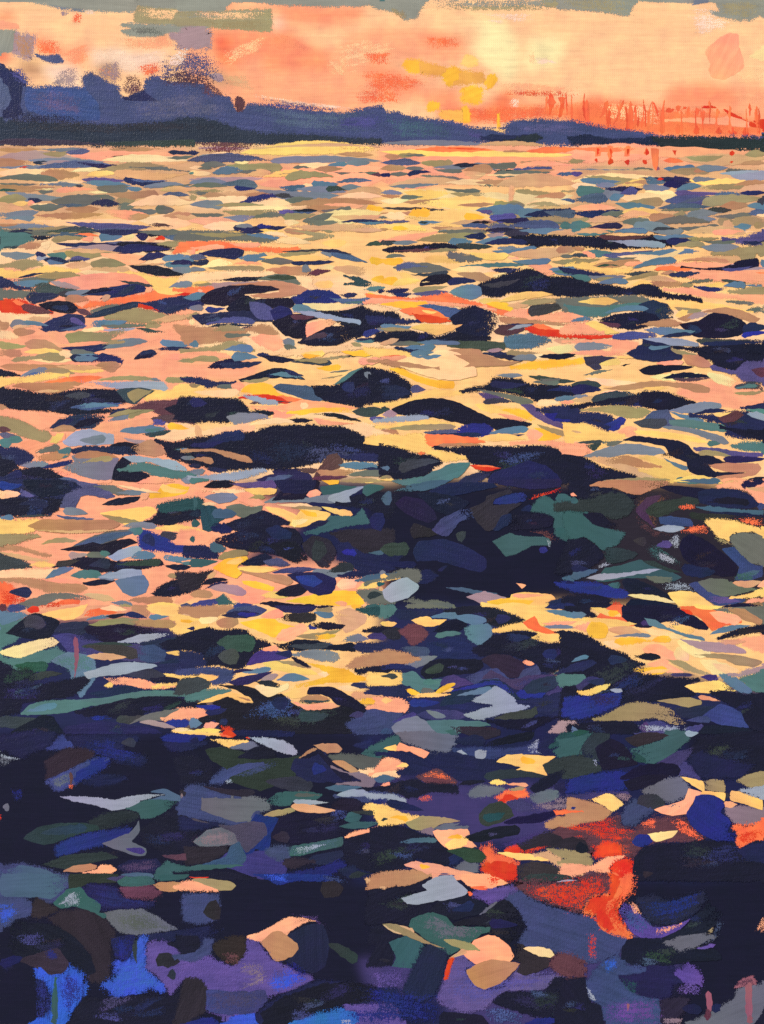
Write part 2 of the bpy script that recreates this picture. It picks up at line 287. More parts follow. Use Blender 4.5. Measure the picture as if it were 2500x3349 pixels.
# ------------------------------------------------------------------ the strokes: colour, shape, then a spine or an outline
# T ox oy k places the following coordinates on the canvas; a = tapered dab, o = blunt dab (spine + width),
# P = outlined patch, D = dry-brushed patch, B = blended underpainting
DATA = """
G sky
T 0 0 .3783
AB -20 -20 1680 -20 1680 900 -20 900
GP -20 -20 200 0 400 40 560 80 820 95 1180 95 1180 0 1100 -30 -20 -30
gD 380 30 560 50 800 80 820 110 600 100 440 70
TD 700 70 820 80 830 130 740 130
eD 600 190 640 110 710 100 710 200
lD 520 90 600 90 580 140 520 140
eB -20 110 60 120 140 170 60 180 -20 180
pP -20 190 140 195 160 240 60 250 -20 250
GP -20 260 140 265 120 440 -20 450
lP 110 280 180 290 300 310 280 500 200 500 110 450
uD 100 280 300 310 290 510 160 500
SB 300 340 420 340 560 430 540 510 460 470 310 460
eD 300 330 500 340 560 460 440 480 310 470
eB -20 460 120 480 150 540 60 560 -20 570
PB 560 400 740 360 780 430 740 540 640 560 540 480
SD 520 440 740 360 780 430 720 580 560 540
vP 300 470 420 480 500 460 560 530 480 550 400 530
AB 80 570 200 540 380 540 430 600 360 680 240 700 130 640
uB 160 600 240 550 360 560 420 600 340 660 220 650
TB 400 560 560 540 700 570 700 720 560 740 460 680 420 640
TB 760 420 960 390 1160 450 1480 420 1400 560 1200 600 1000 560 800 540
TD 720 400 1000 390 1200 480 1500 400 1440 560 1180 660 980 620 800 560
PD 1000 320 1500 300 1540 400 1300 440 1100 420
eD 1180 560 1420 520 1400 620 1240 680
SB 1200 640 1260 560 1380 540 1400 620
uB 820 560 900 510 1000 520 1000 680 880 660
SD 820 580 1000 560 1000 700 900 680
AB 800 180 1000 120 1060 220 1000 380 880 440 800 380
HP 1160 190 1180 60 1260 30 1680 40 1680 220 1400 220
HD 1180 30 1680 60 1680 220 1180 200
AD 1200 60 1680 80 1680 180 1240 170
GP 1180 0 1680 -20 1680 60 1500 70 1300 60 1220 50
GP 1040 215 1130 195 1400 210 1680 200 1680 320 1480 280 1340 320 1140 310 1040 270 1130 240
qD 1120 210 1400 220 1440 300 1120 300
eB 1370 320 1480 280 1490 350 1420 360
lP 1470 280 1680 250 1680 400 1560 380 1480 340
vD 1420 560 1480 440 1680 400 1680 640 1480 640
iD 1460 460 1680 420 1680 600 1440 600
mD 1380 620 1680 560 1680 720 1400 680
mD 1040 760 1080 640 1200 620 1240 700 1240 820 1080 850
lD 960 520 1010 500 1040 680 980 700
T 625 0 .3783
PB -20 -20 1680 -20 1680 980 -20 980
GP -20 -30 1680 -30 1680 40 1400 50 1100 55 800 40 500 10 360 10 310 60 280 100 -20 100
to 1600 20 1690 20 50
AB 310 55 360 15 540 20 700 45 680 75 440 70
HP -20 100 320 90 680 80 700 180 680 270 400 250 160 230 -20 220
GD -20 90 680 80 690 180 300 170 -20 150
AD 0 100 660 100 640 160 60 170
oD 40 180 680 170 670 260 200 240
lP -20 220 120 230 170 260 160 410 -20 410
SB 160 250 660 280 640 560 440 640 280 600 180 420
eB 170 320 300 310 360 360 280 410 180 390
eB 190 470 280 430 400 500 340 540 220 510
AD 260 440 640 300 620 440 420 520 300 600
AB 700 60 780 170 840 240 720 260 690 200
TB 700 180 780 180 800 260 700 260
PB 720 60 1120 50 1660 80 1640 200 1300 210 900 190 760 140
SB 760 70 1100 70 1660 110 1640 200 1200 190 860 180
AB 830 240 1040 260 1300 280 1340 300 1250 430 1100 420 960 360
AB 1240 210 1680 200 1680 340 1400 300
AD 1180 430 1440 320 1680 360 1660 500 1400 640 1240 560
SB 650 290 820 260 960 360 1080 430 1170 500 1160 640 900 720 620 700 620 480
PB 440 560 620 480 700 640 1100 620 1300 740 1440 840 1300 890 900 870 620 800 420 740 400 640
SD 640 300 820 270 1060 430 760 420
AD 1160 520 1340 480 1340 680 1200 640
eD 1460 440 1680 430 1680 560 1540 560
SB 1480 600 1680 560 1680 760 1500 720
eD 1380 800 1560 740 1680 780 1680 880 1480 900
hB 110 620 240 600 350 640 380 720 300 760 200 720
lo 150 640 280 690 60
hD 240 640 480 640 560 780 340 770
mD 100 600 160 700 260 780 300 820 160 820 90 720
vD -20 480 160 440 260 560 180 620 100 640 -20 700
iD -20 520 140 500 130 640 -20 680
mD -20 640 100 660 120 760 -20 740
TD 500 800 900 860 1400 920 1440 960 900 930 560 880
T 1250 0 .3783
AB -20 -20 1680 -20 1680 1060 -20 1060
GP -20 -30 380 -30 330 80 300 150 200 170 120 110 -20 50
oD 60 60 200 80 240 160 180 170 100 120
HD 340 20 1680 0 1640 80 1300 100 800 100 400 70
GD 340 -20 1680 -20 1640 60 900 70 420 60
HP 1400 10 1680 -10 1680 65 1500 60 1420 50
AB -20 60 180 170 360 90 780 100 1100 130 800 160 400 180 100 220 -20 260
TD 800 110 1300 110 1400 150 1200 200 1080 180
WB 520 180 860 165 1060 165 1080 240 1150 330 1160 480 1150 620 1080 700 1010 680 980 600 900 560 820 460 760 420 840 350 830 250 700 200
TD 880 170 1060 165 1060 210 960 190
WB 1220 320 1420 280 1540 360 1520 500 1520 560 1340 570 1210 600 1210 460
AD 1260 480 1310 420 1340 560 1270 560
TD 1300 480 1420 480 1520 540 1340 560
AB 520 200 700 200 820 250 810 300 640 290 500 250
PB -20 270 400 270 640 310 760 400 740 480 680 540 400 560 200 540 -20 560
SB 340 310 640 320 690 400 480 420 330 380
eD 360 310 660 320 690 400 400 420
PB -20 560 180 600 380 680 480 700 700 720 680 820 400 840 200 860 -20 900
SB -20 600 300 620 400 700 300 780 -20 820
eD -20 600 320 640 380 760 -20 820
AB 160 880 240 860 420 960 560 1030 360 1020 220 1000
PB 740 560 900 560 900 640 800 630
AB 1200 620 1560 540 1680 560 1680 800 1200 780
PD 1000 720 1200 700 1680 760 1680 800 1040 800
eB 900 900 1060 780 1250 790 1450 800 1680 800 1680 830 1450 820 1220 820 1180 900 1000 920
SB 360 800 460 800 620 760 700 800 700 900 880 900 1180 900 1180 960 760 990 560 980 400 860
EB 480 980 760 960 1220 910 1680 900 1680 1050 1500 1040 1200 1030 1080 1090 740 1090 600 1040
eD 480 940 1200 900 1680 880 1680 1040 1100 1080 640 1060
AB 1200 830 1450 830 1680 840 1680 890 1500 900 1220 910
PB 1100 840 1190 830 1190 930 1110 930
TD 1100 850 1190 840 1190 930 1110 930
rD 1040 790 1240 780 1440 800 1660 810 1400 840 1080 820
aP 180 560 220 510 340 520 330 620 250 630
PB 300 560 520 560 520 660 320 640
OP 320 520 540 580 700 600 880 630 900 700 720 730 560 740 520 660 340 640
aP 510 620 620 570 690 610 680 700 570 740 530 690
yP 680 560 740 460 820 500 830 560 760 580
aP 890 720 920 640 990 650 990 700 920 780
aP 690 760 780 740 870 750 860 880 780 900 690 880
aP 380 920 420 870 500 890 490 940 400 960
aP 680 940 730 910 770 960 770 1050 700 1060
OP 500 960 700 950 700 1060 600 1040 500 1010
aP 990 980 1020 970 1030 1140 1000 1150
Ro 1460 800 1450 1000 36
Ro 1560 830 1530 1020 30
eo 1465 830 1470 900 60
eo 1555 830 1555 900 50
Eo 1430 800 1425 960 14
Ro 1590 790 1600 1000 12
eo 1640 810 1640 1040 16
RD 1000 790 1250 770 1660 790 1660 830 1200 830 1040 820
T 1875 0 .3783
AB -20 -20 1680 -20 1680 1190 -20 1190
GP -20 -30 530 -30 490 120 440 130 240 100 -20 70
HD -20 -10 520 -10 470 130 200 100 -20 70
GP 580 -30 1060 -30 1020 20 760 15 600 10
gP 1030 40 1060 -20 1220 -20 1200 10 1100 30
GP 1170 -20 1680 -20 1680 120 1600 140 1540 175 1380 175 1240 130 1180 95 1260 90 1240 40
HD 1240 20 1680 0 1560 170 1380 170 1240 120
TD 1010 40 1220 50 1260 140 1400 190 1320 260 1100 340 1030 260
PP 1140 440 1220 360 1340 280 1430 290 1440 400 1470 500 1480 580 1400 640 1300 690 1200 660 1170 590 1190 550
cP 1530 480 1620 420 1680 400 1680 500 1560 500
AD 1440 600 1680 560 1680 700 1400 710
PB 800 860 900 720 1160 690 1300 720 1680 690 1680 1040 1560 1000 1400 920 1100 900 840 900
SB 820 880 920 740 1200 700 1360 740 1400 860 1300 910 1000 900
PD 1400 800 1680 720 1680 1020 1440 920
SB -20 880 200 840 340 860 500 860 780 900 900 920 1280 940 1500 980 1680 1040 1680 1190 -20 1190
ED -20 880 300 840 760 900 1300 940 1680 1060 1680 1190 800 1160 -20 1000
EB -20 960 400 900 800 960 1300 960 1680 1060 1680 1200 -20 1200
EB -20 900 140 870 220 900 200 960 -20 980
AD 220 900 500 880 780 900 760 1100 560 1060 300 1020
AB -20 880 80 830 120 840 60 870 -20 900
Ro 100 800 110 1040 20
eo 120 860 125 1060 26
eo 300 870 230 1020 34
Ro 330 890 320 1080 22
eo 380 900 400 960 26
Ro 405 960 400 1000 30
eo 440 860 350 1080 20
eo 500 870 500 1130 50
Ro 545 900 540 980 18
Ro 570 940 560 1100 16
eo 610 850 590 1100 20
Ro 620 900 630 1100 14
eo 680 880 660 1090 18
Ro 690 870 735 1010 18
eo 770 960 765 1160 40
Ro 820 930 840 970 40
Ro 800 960 880 940 24
eo 910 910 905 960 34
Ro 960 920 970 940 30
eo 1000 920 1000 1010 30
eo 1080 930 1070 1000 30
ra 1110 930 1240 930 20
eo 1250 930 1260 980 26
ra 1300 940 1680 1110 40
eo 910 1060 905 1150 40
Ro 1070 1070 1065 1160 44
Ro 1265 1090 1265 1160 46
Ro 1385 1090 1380 1160 60
Ro 1495 1090 1500 1180 44
rP 1560 1040 1680 1040 1680 1140 1620 1090
PP 760 1040 960 1010 1280 1010 1400 1000 1540 1050 1520 1100 1320 1080 1000 1060
TB 0 840 100 830 40 860 -20 870
Eo 1257 942 1245 1112 17
Eo 685 869 684 1081 16
eo 544 937 536 1116 19
Ro 770 932 775 1068 17
eo 1132 946 1123 1059 14
Ro 1611 928 1613 1163 14
Ro 469 940 481 1146 21
eo 937 946 940 1175 16
eo 792 856 788 1092 22
eo 137 879 140 1100 20
eo 1117 905 1129 1152 13
Ro 310 945 302 1175 13
Ro 1529 886 1528 1000 20
Ro 459 912 462 1162 16
eo 1587 948 1594 1126 16
Ro 1064 912 1064 1109 10
eo 1096 924 1107 1018 10
Eo 1183 868 1178 989 19
Eo 649 947 642 1153 11
Eo 661 918 656 1118 10
eo 1500 931 1509 1175 10
Eo 410 853 403 1106 13
Ro 288 931 288 1079 11
Ro 1190 879 1182 1066 9
eo 1592 906 1598 1163 18
Eo 1357 904 1368 1146 20
G headland
T 0 0 .3783
IP -30 590 60 590 140 630 220 680 240 740 360 760 500 740 640 760 720 750 710 650 780 620 900 680 1020 740 1050 830 1140 840 1240 760 1260 680 1340 650 1440 690 1680 700 1780 720 1860 800 1980 830 2040 940 2100 940 2160 890 2300 900 2500 930 2720 950 2950 970 3100 940 3300 910 3320 960 3440 960 3520 1000 3760 1030 3980 1060 4060 1100 4300 1110 4460 1040 4620 1030 4840 1040 4960 1040 5200 1090 5500 1130 5700 1170 5900 1180 6640 1180 6640 1260 5000 1255 4200 1235 3300 1240 1600 1190 -30 1190
nP -30 600 80 590 180 640 220 760 200 900 220 1000 60 1040 -30 1040
iP -30 680 80 720 120 860 60 960 -30 1000
IP 220 760 500 740 740 760 860 900 860 1040 500 1040 240 960 200 860
iD 240 800 480 760 720 840 720 1000 300 960
nP 1060 850 1240 770 1380 860 1360 890 1160 890
nD 160 640 260 680 240 760 160 740
nD 420 720 480 680 560 640 580 740 460 760
mD 1050 760 1180 680 1240 780 1100 840
iD 1080 900 1680 740 1960 860 2020 1000 1640 1040 1080 1020
nD -30 960 500 960 900 1050 900 1080 -30 1080
iD 2100 900 2700 960 3300 960 3300 1160 2300 1100
iD 3300 980 3700 1030 4000 1120 4000 1200 3400 1200
vD 2900 1020 3300 960 3300 1120 2900 1120
iD 4420 1080 4820 1040 5080 1100 5080 1180 4480 1140
mo 2030 900 2120 900 110
mD 1760 620 1880 780 2000 840 1760 840 1700 740
KP -30 1040 300 1040 700 1070 1100 1080 1400 1050 1640 1010 1900 1050 2060 1110 2300 1150 2700 1160 3000 1190 3300 1200 3300 1240 2600 1250 1640 1240 1000 1260 400 1230 -30 1210
KD -30 1020 600 1040 1100 1060 1500 1030 1960 1060 2000 1120 1000 1160 -30 1120
do -30 1225 900 1245 50
dP 900 1210 1680 1190 1680 1260 1300 1260 940 1260
mD 1640 1220 2300 1230 2200 1280 1660 1270
nP 4140 1190 4260 1150 4420 1160 4620 1150 4700 1190 4600 1230 4300 1240
KP 4340 1210 4460 1180 4640 1150 4700 1190 4620 1220 4440 1240
yD 4220 1110 4380 1100 4400 1150 4320 1155
vD 4020 1110 4200 1140 4180 1200 4040 1180
nP 4900 1180 5060 1150 5300 1190 5700 1180 5700 1280 5300 1270 4960 1250
nD 4960 1160 5640 1200 5600 1260 4980 1240
KP 5640 1190 5900 1180 6640 1195 6640 1290 6200 1295 5720 1275
mD 3300 1215 4000 1215 4000 1235 3300 1240
vD 1260 700 1360 520 1560 400 1760 420 1900 560 1960 700 1700 740 1400 720
mD 1300 700 1480 600 1800 600 1900 720 1700 760 1400 740
TD 1420 520 1520 420 1640 420 1600 560 1480 600
lD 420 740 500 620 640 560 700 640 660 760
lD 820 640 900 520 1040 500 1060 700 1000 740
vD 60 620 160 560 260 660 280 740 140 720
lD 2060 900 2300 840 2900 920 3000 970 2400 930
vD 2100 900 2500 880 3000 950 2600 960
G sea
T 0 460 .3783
hB -40 40 1680 40 1680 800 -40 800
yB -40 250 700 240 720 370 -40 300
pB 600 90 1600 90 1600 170 600 160
yB 300 640 1680 660 1680 760 300 720
yB 1150 540 1680 520 1680 580 1150 590
ua -40 75 350 70 45
ha -30 60 340 65 22
la -40 150 700 150 70
oo 340 100 580 105 50
sa 330 68 760 66 30
ia 560 100 780 85 45
ua 940 70 1430 65 40
pa 600 130 1560 120 80
ma 890 135 1200 125 14
ca 870 165 1640 170 60
ha 1250 185 1640 175 30
no 1450 95 1680 105 36
qa 1430 145 1680 130 28
uo -30 185 290 190 70
ga 240 165 900 180 50
na 280 185 430 178 30
la 350 190 640 185 36
ga -30 228 560 220 30
ia 300 232 1060 232 56
na 640 180 1160 215 34
ko 1050 215 1120 222 34
ra 160 230 250 222 16
ya -40 285 500 290 70
ca 600 270 900 255 30
ya 740 300 1000 280 50
oa 830 260 1420 215 60
ta 1100 225 1660 270 26
ho 980 270 1640 285 76
ua 350 280 690 290 70
no 1060 330 1475 340 48
io 1130 335 1450 342 26
na 700 330 1080 345 42
sa 700 360 1130 385 50
qo -30 325 500 340 50
ya 500 350 730 350 40
ya 320 365 720 362 26
qa -30 365 330 372 24
ga 330 378 720 385 34
da 640 385 720 395 20
uo -30 400 480 400 56
to 830 405 1120 405 60
sa 1080 405 1230 420 36
ga 1230 400 1660 400 44
da 1400 398 1660 375 26
ca 300 420 480 412 16
do 330 438 470 432 32
po 480 430 820 420 40
ca 760 445 940 445 22
uo 940 460 1380 475 80
ha 1380 430 1660 430 50
na 1400 470 1640 472 36
da -20 425 150 425 26
ga 40 440 540 490 60
oa -30 510 240 500 70
ta 430 520 880 500 90
qo 780 470 940 470 28
to 880 520 1000 500 80
oo 1000 515 1180 512 44
ho 1160 520 1660 515 40
na 230 505 370 515 36
ya 100 540 250 530 40
po 235 540 300 530 34
ca 270 545 500 550 18
qa 250 570 560 565 55
na 500 550 780 552 26
ua 560 590 860 585 56
na 780 545 1060 555 56
do 1000 580 1170 560 66
ya 1100 560 1660 540 80
da 1130 590 1380 610 44
do 1340 585 1510 595 66
ha -40 580 200 590 34
ga -40 630 340 610 60
so 10 670 300 660 44
ua 300 640 900 630 46
pa 860 600 1280 640 70
ya 300 690 1200 690 80
ua 1080 675 1300 650 52
ya 1200 690 1660 720 100
ua 1400 650 1660 630 46
ha 1500 640 1660 690 40
ha -30 700 300 715 36
ua -30 720 240 725 34
ga -20 755 480 745 40
oa 180 770 700 740 70
ia 560 700 1320 745 60
na 800 760 1240 765 34
ma 1260 730 1500 740 36
da 480 770 900 790 40
ka 1100 780 1600 800 40
ka -30 780 60 800 30
ca 300 790 500 795 20
T 625 460 .3783
hB -20 40 1680 30 1680 800 -20 800
yB 420 70 1680 40 1680 140 420 130
pB 480 200 1680 200 1680 440 900 400 480 380
fB -20 480 1000 480 1000 600 -20 600
yB -20 690 1680 660 1680 810 -20 810
la 60 60 520 60 30
mD 60 30 300 40 600 50 480 100 200 110 60 90
ya 420 105 1680 80 100
ha 520 70 1660 50 40
fa 100 115 420 118 24
no -40 100 70 102 38
ua 1250 105 1580 120 30
ua 640 150 1140 130 46
ga 20 130 430 130 24
ia -40 170 720 170 66
go 680 175 1660 175 50
pa 480 270 1660 230 130
qa 80 210 300 205 50
fa -20 230 140 235 30
qa 50 240 190 238 20
ca 370 180 510 182 24
oo 310 210 790 230 70
ca 280 220 420 235 16
sa 180 275 460 255 60
ca -20 270 180 280 40
ta -20 275 30 280 26
qa 410 265 700 260 30
fa 920 215 1200 200 40
qo 880 230 1050 232 20
so 1180 210 1350 205 40
ga 1340 190 1560 185 56
ua 1060 245 1320 240 44
da 1230 268 1620 272 46
mo 1550 290 1640 300 40
la -20 330 630 325 50
ha 480 290 780 290 50
ya 620 310 1100 300 50
qa 750 285 1180 285 24
oo 810 320 1240 310 64
pa 500 355 1100 350 40
pa 580 375 980 375 60
pa 1240 310 1660 330 100
na 1250 355 1580 345 40
ga -20 365 340 370 60
qa -20 395 320 395 40
no 250 380 580 390 64
bo 370 400 560 410 36
ia 740 400 1000 385 50
fa 960 375 1070 375 24
so 1040 370 1280 370 60
ga 540 420 1280 470 80
sa 900 420 1350 440 50
do 1160 415 1390 415 50
ga 1290 400 1520 420 50
ho 1350 440 1660 440 60
oo -30 440 300 425 50
qo 40 445 190 445 28
ha 190 450 600 435 50
oa -20 490 60 480 50
ua 60 480 310 475 40
ua 390 475 720 465 40
fa 60 500 560 510 60
ca 60 495 140 500 18
fa 480 540 900 520 60
na 400 540 830 475 50
da 720 470 900 485 36
qa 810 510 1060 500 50
fa 1260 490 1660 480 50
ua 1100 520 1560 520 40
ua 850 550 1660 540 60
so -10 550 290 555 64
oa 180 560 640 555 30
fa 260 580 900 580 40
pa 1080 570 1500 560 60
ao 1510 590 1680 590 60
ua 1000 570 1430 590 60
oo 270 610 760 615 60
na 740 605 1110 602 36
ia 740 625 900 615 40
ka 880 602 1100 602 24
qo 1120 600 1400 600 70
oo 790 655 1080 635 60
ca 1000 690 1660 620 110
ha 1200 650 1680 645 60
da -20 625 290 640 36
da 520 665 820 645 36
sa 180 700 560 650 56
pa -30 690 430 710 70
fa 100 740 500 720 80
da 960 695 1240 620 60
qa 950 695 1280 700 56
na 1270 705 1680 705 30
sa 1440 705 1690 700 26
ca 800 700 960 700 50
no 360 750 830 740 60
bo 560 740 740 735 40
sa 380 740 540 745 40
ha 860 740 1660 740 60
uo 800 770 1130 768 36
oa 1120 770 1240 790 24
ua 1380 770 1660 770 26
ga -20 790 280 785 24
ya 280 790 800 780 40
T 1250 460 .3783
yB -20 40 1680 40 1680 810 -20 810
pB -20 30 1680 30 1680 350 700 380 -20 390
oB 900 560 1680 560 1680 800 900 800
ga -20 20 1000 35 40
ha 820 30 1500 50 40
ya -20 90 1680 120 70
pa 200 130 1660 150 60
ea 280 75 1000 80 44
ra 560 62 900 70 14
ea 1240 90 1680 70 50
ua 1040 92 1260 95 22
oo 130 130 390 130 34
qo 150 130 370 128 24
ua 20 130 180 135 40
ia -20 190 340 190 50
oo 330 190 620 185 50
ga 440 230 1160 210 60
na 610 210 860 205 36
do 830 200 1170 205 50
pa 340 240 700 280 60
ta 440 240 760 240 36
ua -20 240 220 240 50
da 200 240 380 245 30
no 1140 245 1480 240 36
ua 1160 260 1500 250 28
ha 680 250 900 280 80
uo 700 255 960 245 66
da 960 250 1240 265 40
qo 960 290 1460 270 50
ua 1180 180 1660 190 50
pa 1160 215 1660 215 40
ia 1480 285 1680 280 30
no -30 295 80 292 30
qa 60 290 240 285 30
no 215 290 430 270 34
da 330 300 700 330 46
do 540 335 1460 325 54
fa 700 300 1460 300 14
pa -20 340 520 345 90
ha 40 385 800 370 60
fa 540 360 1010 375 40
ua 780 355 1300 355 40
ha 980 380 1680 370 100
ca 120 430 1660 470 150
ya 180 440 620 440 80
ga 60 390 500 370 34
qo 530 410 860 430 36
oo 590 455 930 450 40
ga -20 450 180 455 40
qo 160 490 370 485 34
ua -20 470 160 475 28
ca -20 515 240 510 40
ho 1095 450 1150 455 120
oo 1150 430 1590 470 40
uo 1310 490 1590 470 44
oa 1540 432 1680 428 20
ia 1520 525 1680 520 50
fa 1240 550 1680 540 50
ua 180 530 600 500 34
ya 300 540 1120 540 100
ua 640 555 1000 545 36
oo 960 560 1240 550 60
ta 1060 560 1240 560 50
so 810 600 1240 590 70
sa 900 650 1200 600 60
no 810 600 960 612 34
oa 1240 550 1600 580 40
so 1170 630 1420 600 70
no 1220 640 1680 600 60
no 1400 610 1680 620 70
da -20 580 650 610 24
ua -20 620 400 610 40
fa -20 650 240 650 60
ya 180 650 960 660 120
ao 230 640 430 635 70
ao 700 650 900 660 60
qa -30 660 50 665 24
ia -20 690 240 695 34
da 70 710 280 735 40
so 310 705 540 700 34
da 310 705 420 700 24
io 920 660 1160 650 60
no 960 690 1280 690 46
oo 1260 690 1680 690 60
qo 1370 715 1580 712 34
ha 580 720 1000 700 40
ia 680 720 920 735 60
ka 760 710 980 700 24
ua 420 745 640 745 24
na 880 740 1160 760 60
io 1060 735 1540 745 80
no 910 780 1140 770 36
to 1540 735 1680 735 60
ga 480 780 900 790 40
ha 500 760 900 755 30
ya -20 750 420 780 60
ao 80 755 240 765 40
ua -30 765 60 765 20
ha 1460 785 1680 785 30
T 1875 460 .3783
pB -20 40 1680 60 1680 210 -20 230
hB -20 220 1680 200 1680 810 -20 810
yB 400 400 900 400 900 500 400 500
yB 1000 300 1600 300 1600 370 1000 370
yB 400 590 800 590 800 660 400 660
po -20 130 1000 120 130
pa 200 60 1680 120 80
ha 900 150 1680 150 90
ea -20 60 600 60 36
ea 780 170 960 180 40
oo -30 175 120 170 36
oa 960 135 1330 125 46
oa 1480 120 1680 120 56
ua 1430 200 1680 195 36
eP 200 50 245 45 240 130 190 135
ra 180 165 220 160 34
ro 222 55 210 130 30
eP 300 45 350 45 345 170 300 175
rP 300 180 320 150 345 160 350 185 310 205
ro 325 60 322 165 24
eP 455 45 500 50 490 130 440 135
rP 445 175 470 155 495 170 475 210
ro 478 55 468 130 30
eo 640 45 635 130 40
ro 640 60 635 125 30
ra 600 160 640 200 30
eP 670 60 745 70 740 180 720 260 690 200
Mo 735 220 755 300 46
rP 855 75 905 80 890 125 875 120
ro 1378 80 1375 130 40
ra 1350 190 1395 180 20
ho 0 230 680 245 46
ha 220 270 1200 285 40
ga -20 245 500 250 14
qo 500 245 700 250 28
so 780 240 1060 225 46
oo 820 265 1200 250 56
uo 1040 265 1330 255 40
ga 1060 225 1340 230 50
qo 1320 255 1630 245 40
wa 1270 280 1680 270 40
wo 1360 300 1680 290 70
ia -20 280 90 280 34
fa -20 350 700 310 60
oa 100 305 560 330 60
so 60 335 280 335 50
sa 100 350 420 350 40
fa -20 385 210 385 50
sa 200 380 400 385 50
ya 420 380 780 340 60
uo 440 370 780 375 60
na 570 320 1020 325 36
io 620 330 800 360 60
no 780 385 1010 365 80
no 860 325 1030 355 50
ro 755 310 758 340 50
ya 1000 340 1500 340 60
go 1030 330 1240 330 46
ha 1060 390 1300 380 40
sa 880 430 1120 390 50
ho 1300 400 1680 380 60
oo 1100 400 1480 390 46
ua 1380 390 1680 360 36
to 20 440 300 435 80
so 260 460 460 450 80
na 230 410 620 415 40
no 400 460 560 430 60
sa 310 500 440 470 60
ca 400 495 900 460 90
ca 620 440 880 455 50
oo 480 525 780 520 66
go 600 400 840 410 50
no 880 450 1280 450 44
ia 1220 460 1500 455 50
na 1440 450 1680 440 36
no 790 520 1130 520 80
ia 900 540 1220 480 36
oo 1110 530 1660 500 80
ua 1270 570 1530 555 60
so 1500 560 1680 570 60
da 1580 520 1680 525 60
io -20 510 310 495 70
ha 0 555 380 550 60
pa -20 590 380 580 50
sa 360 540 720 575 56
ia 730 580 1200 570 46
no -20 625 450 625 60
qo 240 635 450 630 50
ya 420 620 760 620 70
ha 380 660 700 640 60
qa 760 600 1180 600 30
oo 860 640 970 630 60
uo 650 660 880 645 60
fa 970 650 1150 620 30
sa 900 690 1300 620 60
da 1160 595 1380 600 40
qa 1200 650 1600 620 40
ia 1500 640 1680 610 46
fa 1580 640 1680 640 24
go 1000 690 1240 680 50
ta 700 700 1220 705 60
oo -30 695 190 690 54
ha 100 700 440 690 50
to -30 740 170 735 60
oo 1250 700 1390 690 60
oo 1380 710 1680 690 80
ho 1285 750 1390 720 90
sa 1390 740 1560 730 70
oo 1560 730 1680 730 50
qo 420 700 680 710 60
no 130 755 430 735 46
so 520 740 860 760 70
io 360 775 640 770 40
qo 900 750 1280 745 60
do 680 775 960 775 50
fa 1100 775 1600 780 24
pa -20 780 360 785 30
T 0 750 .3783
pB -20 300 400 350 800 360 1680 350 1680 1110 -20 1110
qP -30 0 500 0 460 50 200 60 -30 40
do -40 90 180 90 120
tP -30 20 240 20 300 90 150 150 -30 170
no 60 25 300 30 36
ka 250 60 460 65 40
qa 200 15 600 20 40
da 350 30 850 30 40
oo 400 30 700 20 20
ia 430 55 760 60 50
oo 440 90 750 80 50
ea 640 45 860 60 26
po 700 82 810 75 44
uo 150 150 360 130 66
ya 340 150 440 120 80
ha 260 110 420 95 20
so 850 60 1060 60 80
ca 1050 70 1170 55 60
na 800 10 1250 10 50
qa 1180 20 1660 30 50
no 1170 50 1280 60 60
ia 1380 60 1680 65 60
ha 1250 100 1360 80 30
ro 1340 78 1430 70 30
oo 1330 130 1640 100 60
eo 1605 140 1690 110 60
na 480 120 1400 110 60
na 550 145 900 150 30
ia 900 110 1330 120 40
ha 1450 180 1680 165 50
po 1610 190 1690 180 60
la 500 180 1200 170 60
ka 1000 120 1560 165 80
no 960 200 1480 175 80
ga -30 205 320 215 60
ha 450 185 1060 200 60
oo 550 200 980 190 60
no 300 205 400 220 50
to 400 210 580 230 70
wo 300 250 420 245 50
pP 870 200 1100 210 1330 230 1200 300 1100 310 1000 260 880 230
na 1190 265 1460 220 60
so 1400 255 1680 235 50
ha 1100 310 1420 290 26
so 1350 300 1680 270 60
no 1460 295 1680 290 46
ia 560 270 780 255 46
no 580 270 760 250 16
na 370 260 600 285 60
so 400 270 560 290 40
yP -30 200 100 235 120 260 60 300 -30 290
oP -30 320 80 290 180 255 300 260 380 310 260 330 200 360 120 330 -30 325
yP -30 340 200 360 400 310 520 330 700 350 660 370 500 380 300 400 100 425 -30 420
ha 560 310 800 300 60
oP 780 280 900 245 1000 260 1090 305 980 330 800 325
ho 780 340 1120 345 50
ca 680 370 960 370 50
kP 1110 310 1300 305 1480 340 1610 390 1500 405 1350 400 1200 360
ga 1480 345 1680 350 60
yP 1000 360 1200 370 1400 420 1600 405 1680 380 1680 520 1500 580 1350 560 1300 470 1100 450
pP 500 430 800 380 1000 370 1200 390 1300 470 1100 480 900 500 760 540 650 520 520 480
oP 300 410 420 370 600 365 700 400 620 420 420 435 300 440
na 150 420 400 375 26
qP 100 430 300 410 480 430 400 470 200 500 100 490
sP 110 450 300 430 420 440 400 470 250 500 140 490
dP 280 480 380 455 520 500 660 520 600 560 400 560 250 540
la 430 450 700 510 50
nP -30 420 60 430 180 490 280 510 180 525 80 500 -30 500
qP -30 520 250 530 350 560 200 590 -30 590
no 220 590 520 560 100
do 490 560 620 560 60
go 560 560 900 550 50
go 1450 500 1680 465 80
go 1470 490 1660 460 50
da 1010 440 1330 490 36
nP 700 565 860 520 1000 490 1150 470 1250 490 1260 530 1150 560 1000 590 860 600 900 570
ka 700 565 1000 520 36
no 1010 560 1180 480 50
po 1250 540 1320 510 40
eP 720 680 780 620 900 620 1080 580 1250 560 1340 530 1500 570 1640 510 1680 540 1500 590 1300 640 1220 640 1000 640 850 660
ra 1500 560 1690 530 24
ho 880 610 960 570 50
uo 560 600 770 610 70
